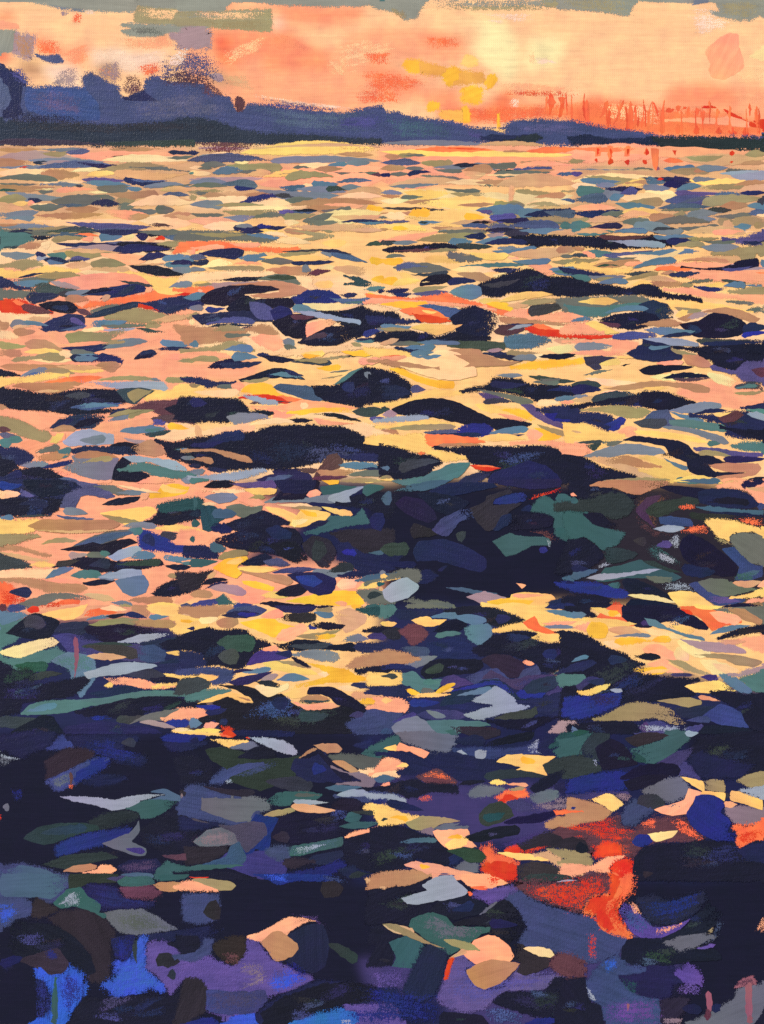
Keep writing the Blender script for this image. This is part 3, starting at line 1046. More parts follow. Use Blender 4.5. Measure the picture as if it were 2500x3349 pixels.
rP -30 600 150 600 260 640 400 690 460 720 300 720 100 740 -30 740
ea 100 620 230 650 40
mo 180 660 460 720 70
kP 330 650 440 620 600 620 690 670 640 720 520 720 400 690
no 440 670 600 680 60
eP 640 640 740 690 780 710 740 730 680 700
qP 780 690 900 650 1100 640 1150 650 1080 690 900 740 800 750 720 770
nP 720 760 860 700 1150 620 1210 620 1240 650 1160 680 1000 720 850 760
nP 1220 640 1350 610 1500 580 1680 560 1680 650 1400 720 1300 680
rP 1200 640 1320 670 1400 710 1300 690 1200 670
no 1400 710 1680 640 60
sa 1580 590 1690 600 40
ma 650 690 800 740 46
fP -30 725 200 735 380 725 450 760 360 800 200 800 100 820 -30 900
ha 200 770 440 760 60
nP 350 830 450 770 600 730 720 740 740 800 700 850 500 890 380 860
ka 500 840 640 830 24
vo 600 760 740 830 50
go 80 830 280 815 70
sa 180 800 420 830 40
na 310 850 500 880 30
ia 520 870 760 830 36
uP -30 790 80 790 80 820 60 860 -30 900
uo 110 880 310 880 70
ho 100 850 300 840 30
oP 900 770 1000 720 1160 680 1300 700 1500 750 1620 730 1680 720 1640 770 1400 800 1200 810
ha 1300 790 1680 740 60
sa 760 830 1000 790 60
so 900 820 1100 790 60
qa 800 825 1260 825 36
oo 1250 840 1400 830 50
da 1170 850 1470 900 36
wa 880 870 1180 850 30
cP 720 860 880 840 900 870 700 900
oP 540 950 580 900 700 880 900 890 1080 850 1150 860 1060 910 960 950 1150 945 1000 980 800 970 600 985
pP 1000 930 1200 870 1300 900 1500 880 1680 900 1680 960 1400 940 1300 970 1100 960
ya -30 900 160 930 60
oo -30 985 230 1005 60
uP 210 980 280 945 400 955 500 1010 560 1060 420 1050 250 1030
pa 400 880 600 990 90
pa 520 1000 900 965 40
nP 520 1020 700 1010 900 985 1000 990 900 1040 800 1065 650 1060
ga 880 1030 1280 965 70
oo 870 1000 1100 970 36
so 1380 975 1680 985 60
pP 880 1040 1200 1010 1400 1020 1350 1080 1100 1110 900 1070
nP 1160 1110 1220 1050 1320 1030 1360 1070 1300 1110
na 1300 1040 1680 1030 36
po 1380 1090 1680 1070 50
uo -30 1075 190 1080 60
ya 200 1060 560 1070 60
oo 300 1095 560 1090 40
fa 500 1070 640 1090 70
qo 600 1060 820 1070 50
so 640 1100 860 1090 36
no 850 1085 1000 1120 50
T 625 750 .3783
yB -20 0 1680 0 1680 400 1300 420 900 380 -20 420
qP -30 10 400 10 640 60 840 100 600 110 300 90 -30 90
oa -20 30 520 40 40
na 360 10 640 20 50
so 480 40 800 80 40
fa 620 30 840 60 40
oP 810 5 1000 10 1240 40 1240 70 1060 95 960 85 1060 60 960 30
ha 1360 5 1660 5 40
eP -20 115 100 95 330 110 600 150 800 160 940 160 800 195 600 190 400 180 200 150 -20 210
po -20 160 300 145 50
po 330 120 600 130 40
ca 680 110 1040 120 60
ya 1100 110 1350 110 70
da 1500 140 1680 120 40
nP 60 205 200 170 380 155 460 180 440 230 380 260 250 240 150 235
so 400 240 660 225 60
ia -20 240 140 240 50
ya 580 240 1200 250 60
oP 750 215 900 185 1080 165 1150 180 1050 215 900 230 790 240
da 780 190 1180 170 24
nP 1100 170 1240 170 1390 210 1300 220 1160 200
ia 1160 205 1530 285 50
go 1120 200 1220 225 36
no -20 290 160 270 50
cP 80 330 200 260 280 255 380 300 200 330
go -20 345 130 350 40
po 360 300 640 300 40
oo 140 330 640 340 50
qa 600 275 900 280 60
no 860 290 1240 278 36
uP 640 350 780 320 950 320 1080 380 960 400 800 390
go 960 320 1060 360 60
ca 1080 340 1260 330 40
ma 980 410 1210 355 46
ho 1220 330 1540 370 70
fP -20 380 400 360 720 370 600 410 300 430 -20 460
kP 200 440 400 410 620 410 560 440 400 450
qP 560 430 700 390 800 385 900 410 940 450 1040 495 900 470 700 440
da 640 410 940 420 50
la 60 490 700 450 60
oa 0 480 200 470 30
uP 350 480 600 450 760 440 900 470 1010 510 1000 550 880 570 760 590 600 590 510 570 760 540 700 490
yo 1060 470 1230 470 60
fP 900 410 1040 400 1060 500 1280 540 1500 560 1660 600 1660 700 1300 560 1000 520
dP 1320 400 1450 410 1560 450 1600 490 1520 500 1430 485 1320 470 1420 450
ta 1480 520 1680 500 40
ao 1560 430 1680 440 60
ao 1540 260 1680 270 60
ao 1500 570 1680 620 50
na 1600 530 1680 530 40
eP -20 515 180 490 200 520 100 560 -20 550
pa 55 530 110 530 40
so -20 590 160 580 60
kP 80 590 160 530 300 490 500 475 700 490 770 520 600 550 460 560 500 600 400 660 250 660 100 640
no -20 650 120 640 40
kP 300 690 360 620 480 570 560 600 860 590 900 640 860 680 600 680 480 720 350 710
go -20 680 110 680 50
bo 120 690 300 680 50
nP 0 740 300 710 500 700 700 740 700 800 400 790 100 820 40 780
vP 500 620 640 640 720 700 720 780 600 780 520 720
nP 860 590 940 560 1020 520 1200 525 1300 590 1260 630 1100 640 920 650
bo 880 590 980 620 60
no 1280 560 1440 560 40
io 1190 590 1590 605 50
ta 1300 640 1580 630 24
nP 680 700 760 660 860 680 880 740 800 790 720 790
so 870 680 1100 710 60
cP 960 640 1100 640 1300 640 1480 640 1360 680 1200 710 1080 700
fa 1250 700 1480 650 30
kP 1080 700 1300 700 1480 655 1560 700 1660 720 1680 800 1600 860 1480 920 1360 940 1300 820 1180 760 1060 740
kP 700 800 860 730 1000 730 1100 770 1000 800 1000 930 920 945 800 910 740 850
mo 860 750 1080 750 50
wP 880 710 1080 710 1300 760 1460 780 1470 820 1380 810 1200 780 1000 740
pP 1000 820 1200 770 1280 800 1140 870 1000 940
kP 920 980 1040 910 1180 840 1360 820 1440 880 1370 960 1240 1010 1060 1010
do 980 960 1180 910 50
bo 1480 910 1680 850 60
no 1420 950 1680 930 40
go 1600 860 1680 860 40
io 130 820 560 795 60
na 100 850 540 835 30
na 420 860 540 850 30
ca -20 800 40 800 50
uP -20 830 200 850 460 860 600 820 700 840 760 900 700 930 500 880 400 960 200 980 -20 1000
oa 150 880 480 870 60
qo 280 920 520 910 50
pP 480 930 600 900 760 920 800 1000 720 1050 600 1010
so -20 990 70 990 60
go 790 960 900 1000 70
qa 800 1000 920 1030 50
oP -20 1050 200 1010 330 960 460 980 560 1050 460 1060 300 1040 150 1060
so 280 1040 540 1040 70
pP -20 1070 150 1050 280 1070 340 1110 -20 1110
no 560 1080 700 1110 40
ca 700 1080 1680 1010 70
yo 940 1075 1160 1070 60
ao 1290 1050 1580 1060 60
oa 1380 980 1480 1000 40
ka 1200 1110 1460 1095 20
ta 1400 960 1640 950 30
T 1250 750 .3783
yB -20 0 1680 0 1680 600 1300 620 900 480 -20 560
pP -20 100 240 40 480 20 300 90 100 110
oP 300 95 460 45 700 20 900 30 760 70 600 110
qa 480 20 1000 20 44
no 700 60 900 55 60
na 880 10 1180 5 40
la 900 45 1080 40 40
do 1050 40 1280 20 60
so 570 105 780 105 60
sa 800 110 1100 65 60
sa 1180 10 1680 20 50
ho 1420 35 1680 30 50
kP 1120 60 1280 40 1450 50 1680 70 1680 140 1400 140 1340 160 1240 120 1140 90
no 880 120 1260 110 50
do -20 110 130 100 50
ga 80 110 320 105 40
kP 0 180 60 150 300 130 500 115 640 125 760 150 600 170 400 185 180 200 60 200
ma 100 185 560 165 34
oa 340 200 680 180 30
do 640 140 960 150 50
so 950 185 1340 155 50
ga 1000 160 1200 150 40
ha 1080 210 1680 180 90
uo 1500 180 1680 170 60
qo 1540 230 1680 225 34
so 1120 270 1460 265 60
oa 1460 280 1680 260 40
yo 750 200 1100 220 60
po 1080 240 1200 250 30
ao -20 265 190 268 60
qo 30 240 210 232 34
yo 360 260 700 290 60
qo 560 215 880 250 60
ta 660 320 1280 305 36
pP 1260 310 1450 300 1500 380 1420 400 1300 330
qP 90 330 200 295 380 285 500 310 600 350 480 370 300 380 160 345
io 110 330 420 325 60
ya 120 370 300 470 60
fa 600 350 1000 360 60
no 950 345 1240 345 50
so 1440 345 1680 350 80
ta 1460 370 1680 390 30
do 240 390 580 365 40
uP 640 375 840 365 960 430 860 450 760 430
cP 960 390 1080 370 1060 400 980 420
kP 340 440 420 395 540 380 640 430 520 470 320 490
ao -20 455 150 450 70
ya 80 480 340 440 60
ca 340 455 420 450 14
no 560 460 820 450 60
na -20 525 240 520 50
kP 800 500 940 430 1100 380 1250 340 1330 350 1440 400 1680 420 1680 590 1500 570 1300 540 1100 550 1000 590 880 570
da 860 480 1200 430 50
sP 570 550 640 500 760 470 860 500 860 570 780 610 680 590
oo 260 530 580 490 46
ia 250 560 580 540 50
na 60 550 260 555 40
eP -20 570 300 590 560 550 700 600 900 650 1060 700 1280 690 1260 760 1040 740 900 690 700 650 300 620
pP -20 590 200 600 460 620 700 640 900 660 1000 700 800 680 400 650 -20 640
ao 100 620 400 640 50
ao -20 650 320 690 60
ea 150 700 600 760 90
rP 250 720 460 740 600 790 500 810 340 800
yo 780 610 1100 650 60
ao 900 640 1140 690 60
ya 1000 630 1480 560 60
ho 1080 660 1280 640 50
oP 1180 640 1300 600 1560 590 1620 610 1450 640 1280 655
pP 1100 700 1250 690 1280 760 1500 720 1680 700 1680 790 1540 810 1300 780 1060 740
dP 1260 720 1280 660 1450 640 1620 640 1540 690 1400 740 1290 750
so 1580 640 1680 630 60
uP 1020 760 1200 765 1450 800 1660 830 1500 830 1200 820 1040 800
iP 300 660 400 645 640 680 720 720 680 780 560 760 440 690
ya 340 700 490 715 34
kP 580 760 700 680 800 655 920 690 1010 740 1030 800 980 880 900 940 760 930 660 900
na 1000 830 1320 815 40
nP -20 740 160 770 340 790 200 820 -20 800
so -20 830 260 840 60
oa -20 860 260 870 40
yP 250 850 340 815 560 825 700 820 620 870 480 915 400 890
kP -20 890 200 880 400 900 480 930 640 880 800 900 940 930 900 980 700 990 400 980 100 990 -20 960
ma 960 880 1240 860 90
wa 1070 880 1300 825 30
rP 1240 860 1340 820 1500 860 1680 900 1680 940 1500 930 1350 920
eo 1300 830 1680 860 40
fa 1400 820 1680 850 36
iP 1060 930 1280 900 1460 930 1480 980 1300 1030 1080 1020
dP 560 1010 640 960 860 960 1060 980 1060 1040 860 1050
so 280 980 680 985 40
ha -20 990 150 945 50
so 160 1030 460 1010 60
qa 60 1000 360 990 40
no 100 1020 400 1050 30
yP -20 1020 150 1040 260 1080 360 1110 -20 1110
ea 0 1100 220 1100 30
so 240 1080 520 1085 50
uP 540 1050 700 1030 840 1030 880 1080 980 1110 720 1110
fa 400 1080 700 1090 60
no 860 1070 1100 1090 50
la 900 1050 1060 1040 36
oo 1070 1070 1400 1060 50
co 1090 1095 1400 1090 40
co 1420 1030 1680 1020 70
ha 1480 960 1680 960 50
ka 1380 1100 1680 1080 50
T 1875 750 .3783
yB -20 0 1680 0 1680 760 1000 640 600 560 -20 420
to -20 10 360 15 50
ha -20 30 340 25 50
so 340 20 650 15 44
go 640 10 960 10 50
ho 960 30 1500 30 60
po 1200 20 1480 15 50
kP -20 70 200 60 450 70 700 50 800 90 860 140 700 160 460 160 300 170 100 150 -20 140
mo 220 60 680 55 40
so 690 60 920 50 40
no 800 100 1100 95 60
sa 760 70 1060 65 30
oo 990 80 1270 75 44
qo 1120 100 1420 90 40
vP 1280 80 1480 60 1640 20 1680 30 1680 130 1540 140 1400 110
no 1440 120 1680 100 50
wP 300 100 500 90 700 95 800 125 790 155 620 150 480 145 420 115
oo 870 145 1150 140 50
ga 1100 150 1440 145 70
uo -20 165 120 165 40
ta 100 190 360 200 60
ia 240 220 700 180 60
so 500 200 900 180 56
cP 380 230 560 210 760 220 900 180 970 175 900 220 800 260 600 280 430 250
sa 900 205 1100 185 40
oP 1190 215 1350 170 1500 150 1680 130 1680 190 1580 220 1570 265 1460 270 1420 230
ho 1100 240 1460 260 70
do -20 225 150 225 30
po 80 190 200 240 40
oo -20 265 240 255 50
qa 280 250 560 240 36
yP -20 290 180 290 400 340 520 330 460 380 300 390 150 350 -20 320
uP 160 310 320 275 520 255 580 270 400 320 260 335
po 440 300 620 290 40
do 200 320 400 310 30
so 510 335 900 265 60
pP 720 330 900 290 1400 280 1680 300 1680 470 1200 440 1000 420 900 360
eP 700 350 740 320 860 310 1040 330 1000 360 860 360
uo 930 270 1360 280 36
la 1240 345 1680 340 60
kP 930 320 1140 330 1300 320 1440 270 1600 250 1610 320 1500 350 1300 360 1100 350
ia 1260 340 1560 315 36
so 1620 300 1680 290 80
ea 1580 370 1680 370 20
da 440 385 760 345 36
nP -20 320 100 350 280 390 200 400 -20 390
ga 80 405 460 405 40
to -20 400 160 430 50
oP 450 430 560 390 680 360 740 370 730 405 620 420 500 440
uo 760 380 880 370 40
ha 560 430 900 450 50
no 810 395 1100 375 46
oo 160 430 380 430 40
so 220 465 480 455 50
uP 600 470 760 440 980 460 940 490 800 500
ya 500 480 700 470 40
qo 980 465 1230 435 40
oa 900 490 1040 480 36
ya 1130 480 1330 465 46
da 1280 435 1500 460 46
so 1300 490 1500 480 60
nP 1040 490 1160 490 1340 500 1280 535 1160 545
so 1480 480 1680 480 30
oP 1340 540 1480 510 1580 485 1680 490 1680 570 1500 575
kP -20 430 100 450 340 490 500 510 620 480 720 490 780 540 900 560 1020 570 1120 620 1000 610 800 590 600 570 400 570 100 570 -20 550
ka 500 505 740 510 50
pP 780 520 1000 560 1200 590 1400 600 1600 640 1680 600 1680 560 1300 560 1000 500
yP 660 600 900 610 1100 620 1300 650 1500 700 1600 680 1560 720 1300 680 1000 700 800 690
qo 1320 620 1580 640 40
qo 1500 700 1680 680 60
qP -20 600 200 580 500 570 660 600 660 660 400 640 300 680 100 720 -20 710
tP -20 640 160 660 320 660 500 630 660 620 660 670 400 700 250 750 80 760 -20 720
yP 40 625 140 595 300 585 400 620 300 655 160 650
nP 560 650 680 610 820 640 870 700 870 770 740 780 660 740
so 250 730 660 685 50
oa 870 670 1120 700 50
uP 900 770 1000 730 1200 690 1300 670 1440 690 1620 770 1580 810 1460 780 1300 730 1150 720 980 800
ya 880 750 1000 700 60
la 980 770 1200 730 50
pP -20 720 100 750 60 770 -20 770
so -20 790 190 775 40
kP 200 780 360 730 600 710 720 730 760 790 600 850 480 870 380 850
mo 210 800 420 830 40
uP 540 830 660 790 840 775 940 810 860 840 700 840
kP 920 820 1080 790 1200 720 1340 730 1460 780 1530 860 1440 920 1280 940 1060 930
no 980 840 1120 880 70
no 1460 870 1680 850 90
bo 1460 920 1680 890 50
yP 100 810 200 790 300 840 400 890 300 905 150 870
pP -20 820 120 810 280 900 -20 900
ra -20 925 460 915 34
vP 330 920 480 880 700 890 760 930 560 950 380 950
sP 600 870 700 840 860 850 1060 880 940 920 760 910
na 760 930 1060 900 40
do 1060 960 1680 950 50
pP -20 950 300 945 560 970 560 1020 460 1070 300 1090 340 1010 -20 980
go 10 1015 350 1010 70
nP 460 1075 600 990 600 940 700 950 840 1000 860 1050 960 1100 600 1110
wP 590 945 760 935 940 945 1080 980 1090 1010 960 1010 820 1000 700 970
so 650 1025 860 1000 40
kP 860 1020 1100 1010 1340 980 1680 990 1680 1110 1200 1110 1050 1060
no 1100 990 1680 970 40
oP 840 1030 940 1050 1110 1090 1050 1110 900 1080
pa -20 1070 460 1090 50
ga 120 1105 380 1105 24
ya 380 1100 560 1100 30
T 0 1160 .3783
pB -20 -10 1680 -10 1680 1120 -20 1120
fa 240 40 640 45 40
oo 100 50 400 25 40
oo 300 20 570 20 44
no 600 20 860 35 60
nP 620 10 800 0 980 5 1060 50 1050 80 980 60 800 60 660 60
so 640 35 860 25 50
uP 820 90 900 60 1000 60 1060 85 1020 120 980 155 900 130
uo 0 100 820 95 60
ya 540 130 900 140 60
ha 480 100 900 110 40
kP 1155 40 1190 0 1330 -10 1300 20 1200 40
oo 1530 55 1690 55 36
kP -20 130 80 140 180 180 100 190 40 190 -20 270
go 170 190 420 130 60
oP 380 140 440 115 560 120 650 160 560 170 440 155
ia 200 190 400 160 40
yP 30 200 200 195 440 150 600 175 300 240 100 250 0 290 -20 270
ea 380 240 900 190 60
uP 100 270 200 240 330 240 460 240 640 230 720 250 560 310 480 335 360 330 200 290
ha 300 320 540 315 30
oa 830 220 1400 220 40
wP 680 230 800 220 1000 230 1300 225 1420 240 1450 290 1420 325 1300 300 1000 300 860 270 740 250
ga 1300 210 1400 225 30
oo 1420 220 1680 215 50
no 1600 210 1690 210 36
yP 1250 390 1320 300 1460 310 1560 250 1680 250 1680 350 1500 380
pa 600 270 1000 290 24
kP -20 310 80 290 240 310 400 340 540 320 700 295 800 280 900 300 1000 300 1120 310 1130 400 1000 430 800 440 600 500 540 510 420 490 300 490 200 490 80 470 40 440 -20 440
do 560 360 800 350 60
kP 500 480 640 440 900 460 1080 460 960 510 760 520 560 520
dP 1000 310 1100 285 1240 285 1340 310 1240 370 1160 430 1080 400
oP 1100 330 1180 290 1320 310 1220 380 1160 420 1120 390
ia 600 455 1060 420 50
so 660 450 1040 440 50
pa 1010 460 1150 430 30
uo -20 440 60 460 50
mP 1100 480 1200 420 1400 390 1560 390 1680 450 1680 600 1440 570 1300 480 1140 500
no 1520 420 1680 380 60
kP 1420 470 1560 410 1680 390 1680 590 1560 560
mo 1300 550 1560 540 70
pP -20 480 80 470 180 490 300 490 480 510 570 520 500 570 440 630 340 650 240 600 100 540 -20 525
nP 430 635 500 570 600 530 760 510 900 520 910 570 800 640 640 640
ka 600 640 900 560 60
no 450 610 640 560 50
no 940 520 1100 470 40
go 910 580 1120 520 60
oo 1100 540 1340 480 50
oa 920 540 1240 480 40
pP 800 650 880 590 1100 560 1280 545 1330 590 1240 630 1050 680 960 690
vo 1300 570 1440 590 60
yP 1330 720 1420 690 1480 640 1420 600 1460 590 1600 590 1660 650 1680 720 1500 745
ao 1440 610 1640 640 60
do 1210 710 1490 660 50
so 1020 675 1440 640 60
to 1240 650 1440 620 36
oP -20 530 80 540 220 580 340 650 430 670 440 740 380 760 260 730 100 670 -20 620
uo 430 660 660 640 50
mo -20 640 100 650 50
ia -20 680 180 730 60
to 60 740 200 740 60
to -20 760 100 770 80
pP 160 770 260 730 400 760 460 690 560 680 560 740 400 790 300 840 320 900 280 860
ya 420 760 560 680 70
wP 540 750 640 670 760 640 940 680 990 690 980 770 860 780 660 790 580 790
go 680 740 920 720 80
pP 980 660 1200 690 1340 730 1240 780 1100 770 1000 750
la 1060 720 1300 750 40
kP 980 770 1060 750 1200 770 1200 850 1000 860 900 830
nP 610 820 720 790 900 790 1100 780 1180 840 1200 870 1060 870 900 850 720 855 620 850
uP 1120 800 1300 730 1400 790 1440 850 1340 880 1200 860
kP 1340 740 1500 760 1680 730 1680 960 1560 920 1440 880 1420 800
so 1520 820 1690 815 30
go 1560 890 1690 890 36
qo 300 850 520 800 60
to 500 870 620 800 80
uP 290 870 500 840 600 860 500 910 350 930 310 910
nP -20 820 140 800 280 860 290 900 240 960 100 960 -20 960
kP -20 880 100 900 160 980 60 1040 -20 1050
go 160 960 420 950 60
no 350 980 660 920 50
gP 520 980 640 920 600 870 760 850 960 860 1030 900 1000 960 960 1080 800 1080 640 1030
uo 640 880 1020 890 60
oo 700 940 980 900 50
kP 970 1080 990 960 1060 880 1180 900 1100 960 1240 1010 1300 1050 1200 1100
wP 1060 880 1160 870 1300 890 1500 910 1600 970 1620 1010 1460 990 1300 930 1140 930
tP 1010 1000 1120 950 1240 930 1400 970 1600 1010 1660 1000 1680 1110 1540 1070 1380 1070 1240 1010 1120 1020
kP -20 1080 150 990 320 970 480 1010 600 1080 640 1110 -20 1110
no 0 1090 200 1020 60
pP 450 1010 520 1000 660 1040 860 1090 960 1080 960 1110 700 1110 560 1060
ia 500 1070 700 1100 36
pP 1180 1110 1320 1050 1450 1060 1540 1090 1500 1110
go 1560 1080 1690 1080 60
T 625 1160 .3783
yB -20 -10 1680 -10 1680 600 1300 620 700 600 -20 700
pB -20 60 600 60 500 240 300 260 -20 260
oo -20 45 250 40 50
kP 140 110 220 60 340 30 440 60 400 90 240 120
no 240 80 620 60 50
so 350 20 580 25 80
kP 590 0 760 10 900 40 1000 30 800 70 700 60
ao 960 0 1140 5 40
do 860 60 1220 75 50
oa 1050 50 1460 10 24
oo 900 50 1190 60 44
po 1440 60 1680 40 60
ao 1080 110 1300 100 50
qa 1190 155 1400 130 16
oa 1100 215 1320 175 16
nP -20 200 80 195 200 230 400 235 340 255 220 270 140 290 60 260 -20 240
qo 220 280 420 280 40
oo -20 260 80 265 36
kP 410 210 560 165 680 120 800 115 900 150 990 215 900 210 760 200 640 210 500 225 430 235
oo 430 225 680 200 34
so 680 170 980 205 40
na 800 130 980 185 36
aP 430 320 480 260 600 240 700 260 760 330 900 380 820 400 640 370 500 330
pP 330 250 400 235 460 260 420 310 340 290
fo 20 320 420 320 70
eP 640 370 800 350 980 390 1060 420 900 440 760 410
iP 700 280 760 250 920 260 1060 280 1160 380 1080 410 940 370 780 320
tP 1230 260 1360 160 1480 110 1600 190 1590 240 1500 200 1400 220 1300 250
kP 1040 270 1240 265 1360 200 1500 100 1680 170 1680 380 1500 440 1460 460 1300 430 1150 400 1070 360
no 1300 280 1420 290 90
go 1500 150 1600 220 60
da 1390 490 1680 480 90
yo 1600 430 1690 430 36
kP -20 360 130 370 400 380 470 430 500 480 600 500 440 540 320 590 100 580 -20 570
no -20 400 140 420 80
ra 400 370 900 430 60
mo 500 420 900 415 40
wP 395 345 480 335 620 370 740 400 760 430 640 430 500 390
pP 480 440 760 440 950 390 1200 410 1450 460 1300 480 900 490 720 470
pP 520 460 720 470 900 520 750 560 700 550 710 500
ao 810 505 1400 480 60
fo 940 440 1020 440 60
fa 900 540 1500 540 60
kP 540 470 680 490 720 510 660 530 580 510
gP 300 540 380 500 560 500 660 510 700 565 560 570 380 600
ka 740 565 1060 565 36
ka 1050 515 1470 575 46
pP 1060 540 1200 570 1400 595 1200 610 1100 600
ia 1540 550 1690 550 50
oa 1560 620 1690 650 40
fo -20 690 560 620 90
ho 40 600 90 740 60
fa 500 610 900 580 50
fP 1300 620 1500 590 1680 690 1680 780 1500 720
kP -20 730 100 710 300 680 420 670 560 660 680 620 860 605 1060 605 1200 620 1320 620 1450 680 1560 740 1680 800 1680 930 1400 920 1200 880 1100 930 900 980 700 990 500 990 300 1000 100 960 0 860 -20 800
no 80 770 480 700 90
na -20 780 300 740 50
uP -20 820 180 810 360 840 500 880 530 930 480 935 340 900 180 840 -20 840
no 20 870 160 860 40
uo -20 905 200 930 50
no -20 960 90 960 40
go -20 1010 120 1000 50
no 130 980 320 1000 50
mP 1120 960 1180 870 1260 850 1320 920 1280 980 1160 1030 1060 1060
nP 1280 870 1500 850 1680 870 1680 930 1400 920
so 1270 950 1680 960 60
wP -20 1060 140 1040 400 1010 600 985 660 1000 560 1040 400 1080 200 1090
to -20 1090 180 1080 50
no 700 1010 1000 990 60
nP 560 1080 700 1030 900 1010 1020 1020 1060 1080 1000 1110 640 1110
io 640 1090 900 1040 50
ma 900 990 1120 1000 50
uo 1080 1010 1440 1000 60
qo 1360 1040 1660 1020 60
yo 1120 1080 1260 1090 44
yo 1280 1090 1640 1085 30
ma 1040 1070 1360 1050 40
na 1450 990 1680 1000 24
T 1250 1160 .3783
yB -20 -10 1680 -10 1680 800 800 760 -20 800
po -20 15 220 20 50
fP 220 20 620 0 800 100 820 180 640 220 480 210 300 160 100 70
so 250 10 520 5 36
uP -20 50 140 45 360 80 510 115 400 130 250 125 120 100
uP 620 0 900 0 1050 50 1200 60 1080 95 900 100 700 110 760 70
no 960 15 1220 50 46
go 1120 30 1340 20 50
ka 1350 15 1680 15 44
aP 1100 110 1300 60 1500 40 1680 45 1680 80 1400 120 1200 120
aP 60 120 160 110 280 170 420 210 620 230 620 290 500 290 320 240
ga 980 175 1220 180 34
kP -20 160 80 180 200 210 250 250 260 350 200 380 80 400 -20 410
no -20 330 250 320 120
vo 240 300 380 300 60
yP -20 430 140 400 320 350 420 300 600 300 700 340 560 360 400 370 240 420 120 450
kP 660 330 780 280 900 260 960 200 1060 195 1200 210 1260 250 1600 260 1680 270 1680 340 1480 380 1340 410 1280 370 1100 340 900 310 760 325
no 930 250 1260 250 60
da 1260 180 1680 230 50
qo 1300 235 1540 240 50
qa 1330 210 1560 210 36
no 1420 310 1680 310 70
so 1480 385 1680 365 46
vP 820 320 960 330 1060 380 1000 400 880 380
do 870 410 1200 420 50
qP 820 300 920 310 1080 340 1260 375 1310 420 1200 430 1080 380 900 330
co 1330 430 1540 420 60
po 1540 410 1680 400 40
kP 80 470 240 400 380 375 520 375 660 410 820 490 960 560 1000 590 840 620 700 600 560 570 400 540 260 530 150 520
kP 900 560 1040 550 1180 560 1300 600 1200 630 1060 670 960 640
ya 800 430 1200 480 70
ao 1010 470 1340 560 80
pa 1000 510 1280 570 40
vP 1200 430 1300 430 1400 520 1540 580 1640 630 1560 640 1440 600 1320 540
nP 1320 470 1500 440 1680 440 1680 610 1540 580 1420 520
bo 1400 510 1660 540 70
do -20 480 70 475 50
la 0 520 140 510 60
wP -20 560 120 530 360 515 410 545 340 570 150 580 -20 580
yP -20 620 200 590 400 560 600 590 640 600 480 630 200 640 -20 640
oo 60 640 640 620 50
bP 560 660 660 620 760 590 900 590 960 640 920 700 780 710 660 690
ia 360 670 660 650 60
no 400 680 860 690 40
so 920 680 1270 640 56
na 940 700 1240 690 30
uo -20 650 150 680 50
eP 360 790 380 690 600 690 840 720 900 760 660 770 520 770 440 800
yP -20 700 140 690 340 680 380 740 440 820 600 840 740 890 660 910 540 920 400 860 200 830 -20 780
ya 820 735 1250 730 60
po 1240 690 1400 690 90
aP 1310 630 1460 650 1580 690 1480 740 1340 750 1400 690
pP 1100 770 1300 730 1480 740 1680 770 1680 860 1540 820 1380 780
oa 1340 600 1690 690 50
uP 440 800 520 765 700 760 860 775 760 795 560 795
kP 440 800 620 800 860 790 1100 795 1380 785 1540 820 1680 880 1680 1110 1000 1110 800 960 700 870 560 830
kP -20 780 160 810 300 860 420 870 520 930 440 980 380 1060 200 1080 -20 1040
ea 300 850 380 850 24
do 140 990 500 920 90
so -20 970 70 980 50
oo -20 1065 90 1060 40
ra 760 955 1030 980 44
eo 780 960 1010 975 16
to 80 1090 380 1070 60
tP 280 1100 420 1020 600 940 760 930 740 980 660 1060 500 1110
nP 920 1110 960 1020 1150 960 1260 910 1420 960 1520 1040 1540 1110
na 640 1110 960 1010 80
T 1875 1160 .3783
yB -20 -10 1680 -10 1680 1110 -20 1110
pB 800 180 1680 200 1680 440 1200 440 900 360
ao -20 50 100 55 50
dP 90 20 250 10 380 30 300 60 230 80 250 120 190 135 120 90
yo 220 80 420 60 60
nP 480 0 940 -10 940 40 760 60 600 50
po 720 75 960 60 40
uP 950 0 1080 0 1180 60 1210 110 1100 110 980 80
kP 1080 -10 1680 -10 1680 130 1400 140 1240 110 1200 60
vP 1200 110 1400 140 1480 60 1680 60 1680 240 1480 230 1400 170
mo 1540 130 1680 160 90
ka 410 95 500 75 16
qa 90 175 350 125 24
fa 100 200 560 240 60
kP 570 130 680 90 800 85 1050 100 1000 125 860 140 720 175 620 170
ca 660 190 1120 160 60
ka 760 205 1210 195 50
mo 860 205 1200 200 30
cP 1180 150 1300 170 1430 220 1360 280 1240 240 1160 180
do 1390 280 1680 260 70
oa 1390 330 1680 305 36
to 1400 290 1600 270 40
pP 1020 250 1180 230 1350 290 1400 340 1680 340 1680 430 1500 460 1300 450 1100 400 960 360 900 330
uP 260 290 500 250 700 225 900 240 1100 250 1190 290 1180 330 1060 330 940 290 800 270 600 290 440 310
ya 600 290 860 290 30
do -20 260 250 265 50
no -20 305 250 305 80
ga -20 360 160 360 30
ha -20 400 240 370 50
fa 220 335 460 325 30
kP -20 450 160 400 320 350 560 330 640 310 800 320 920 360 1060 410 960 450 800 490 600 450 400 440 160 440 80 470
do 160 390 600 350 60
kP 560 430 620 330 780 320 920 370 900 460 760 480
oP 60 480 200 450 400 435 580 455 680 490 600 540 460 550 300 500 180 485
iP 620 560 680 490 820 470 860 540 1000 600 800 620
gP 830 485 960 440 1120 405 1280 420 1280 460 1120 500 960 505
na 1050 510 1340 480 40
so 840 495 1140 575 40
nP -20 490 200 500 340 530 360 600 300 660 200 620 100 590 -20 560
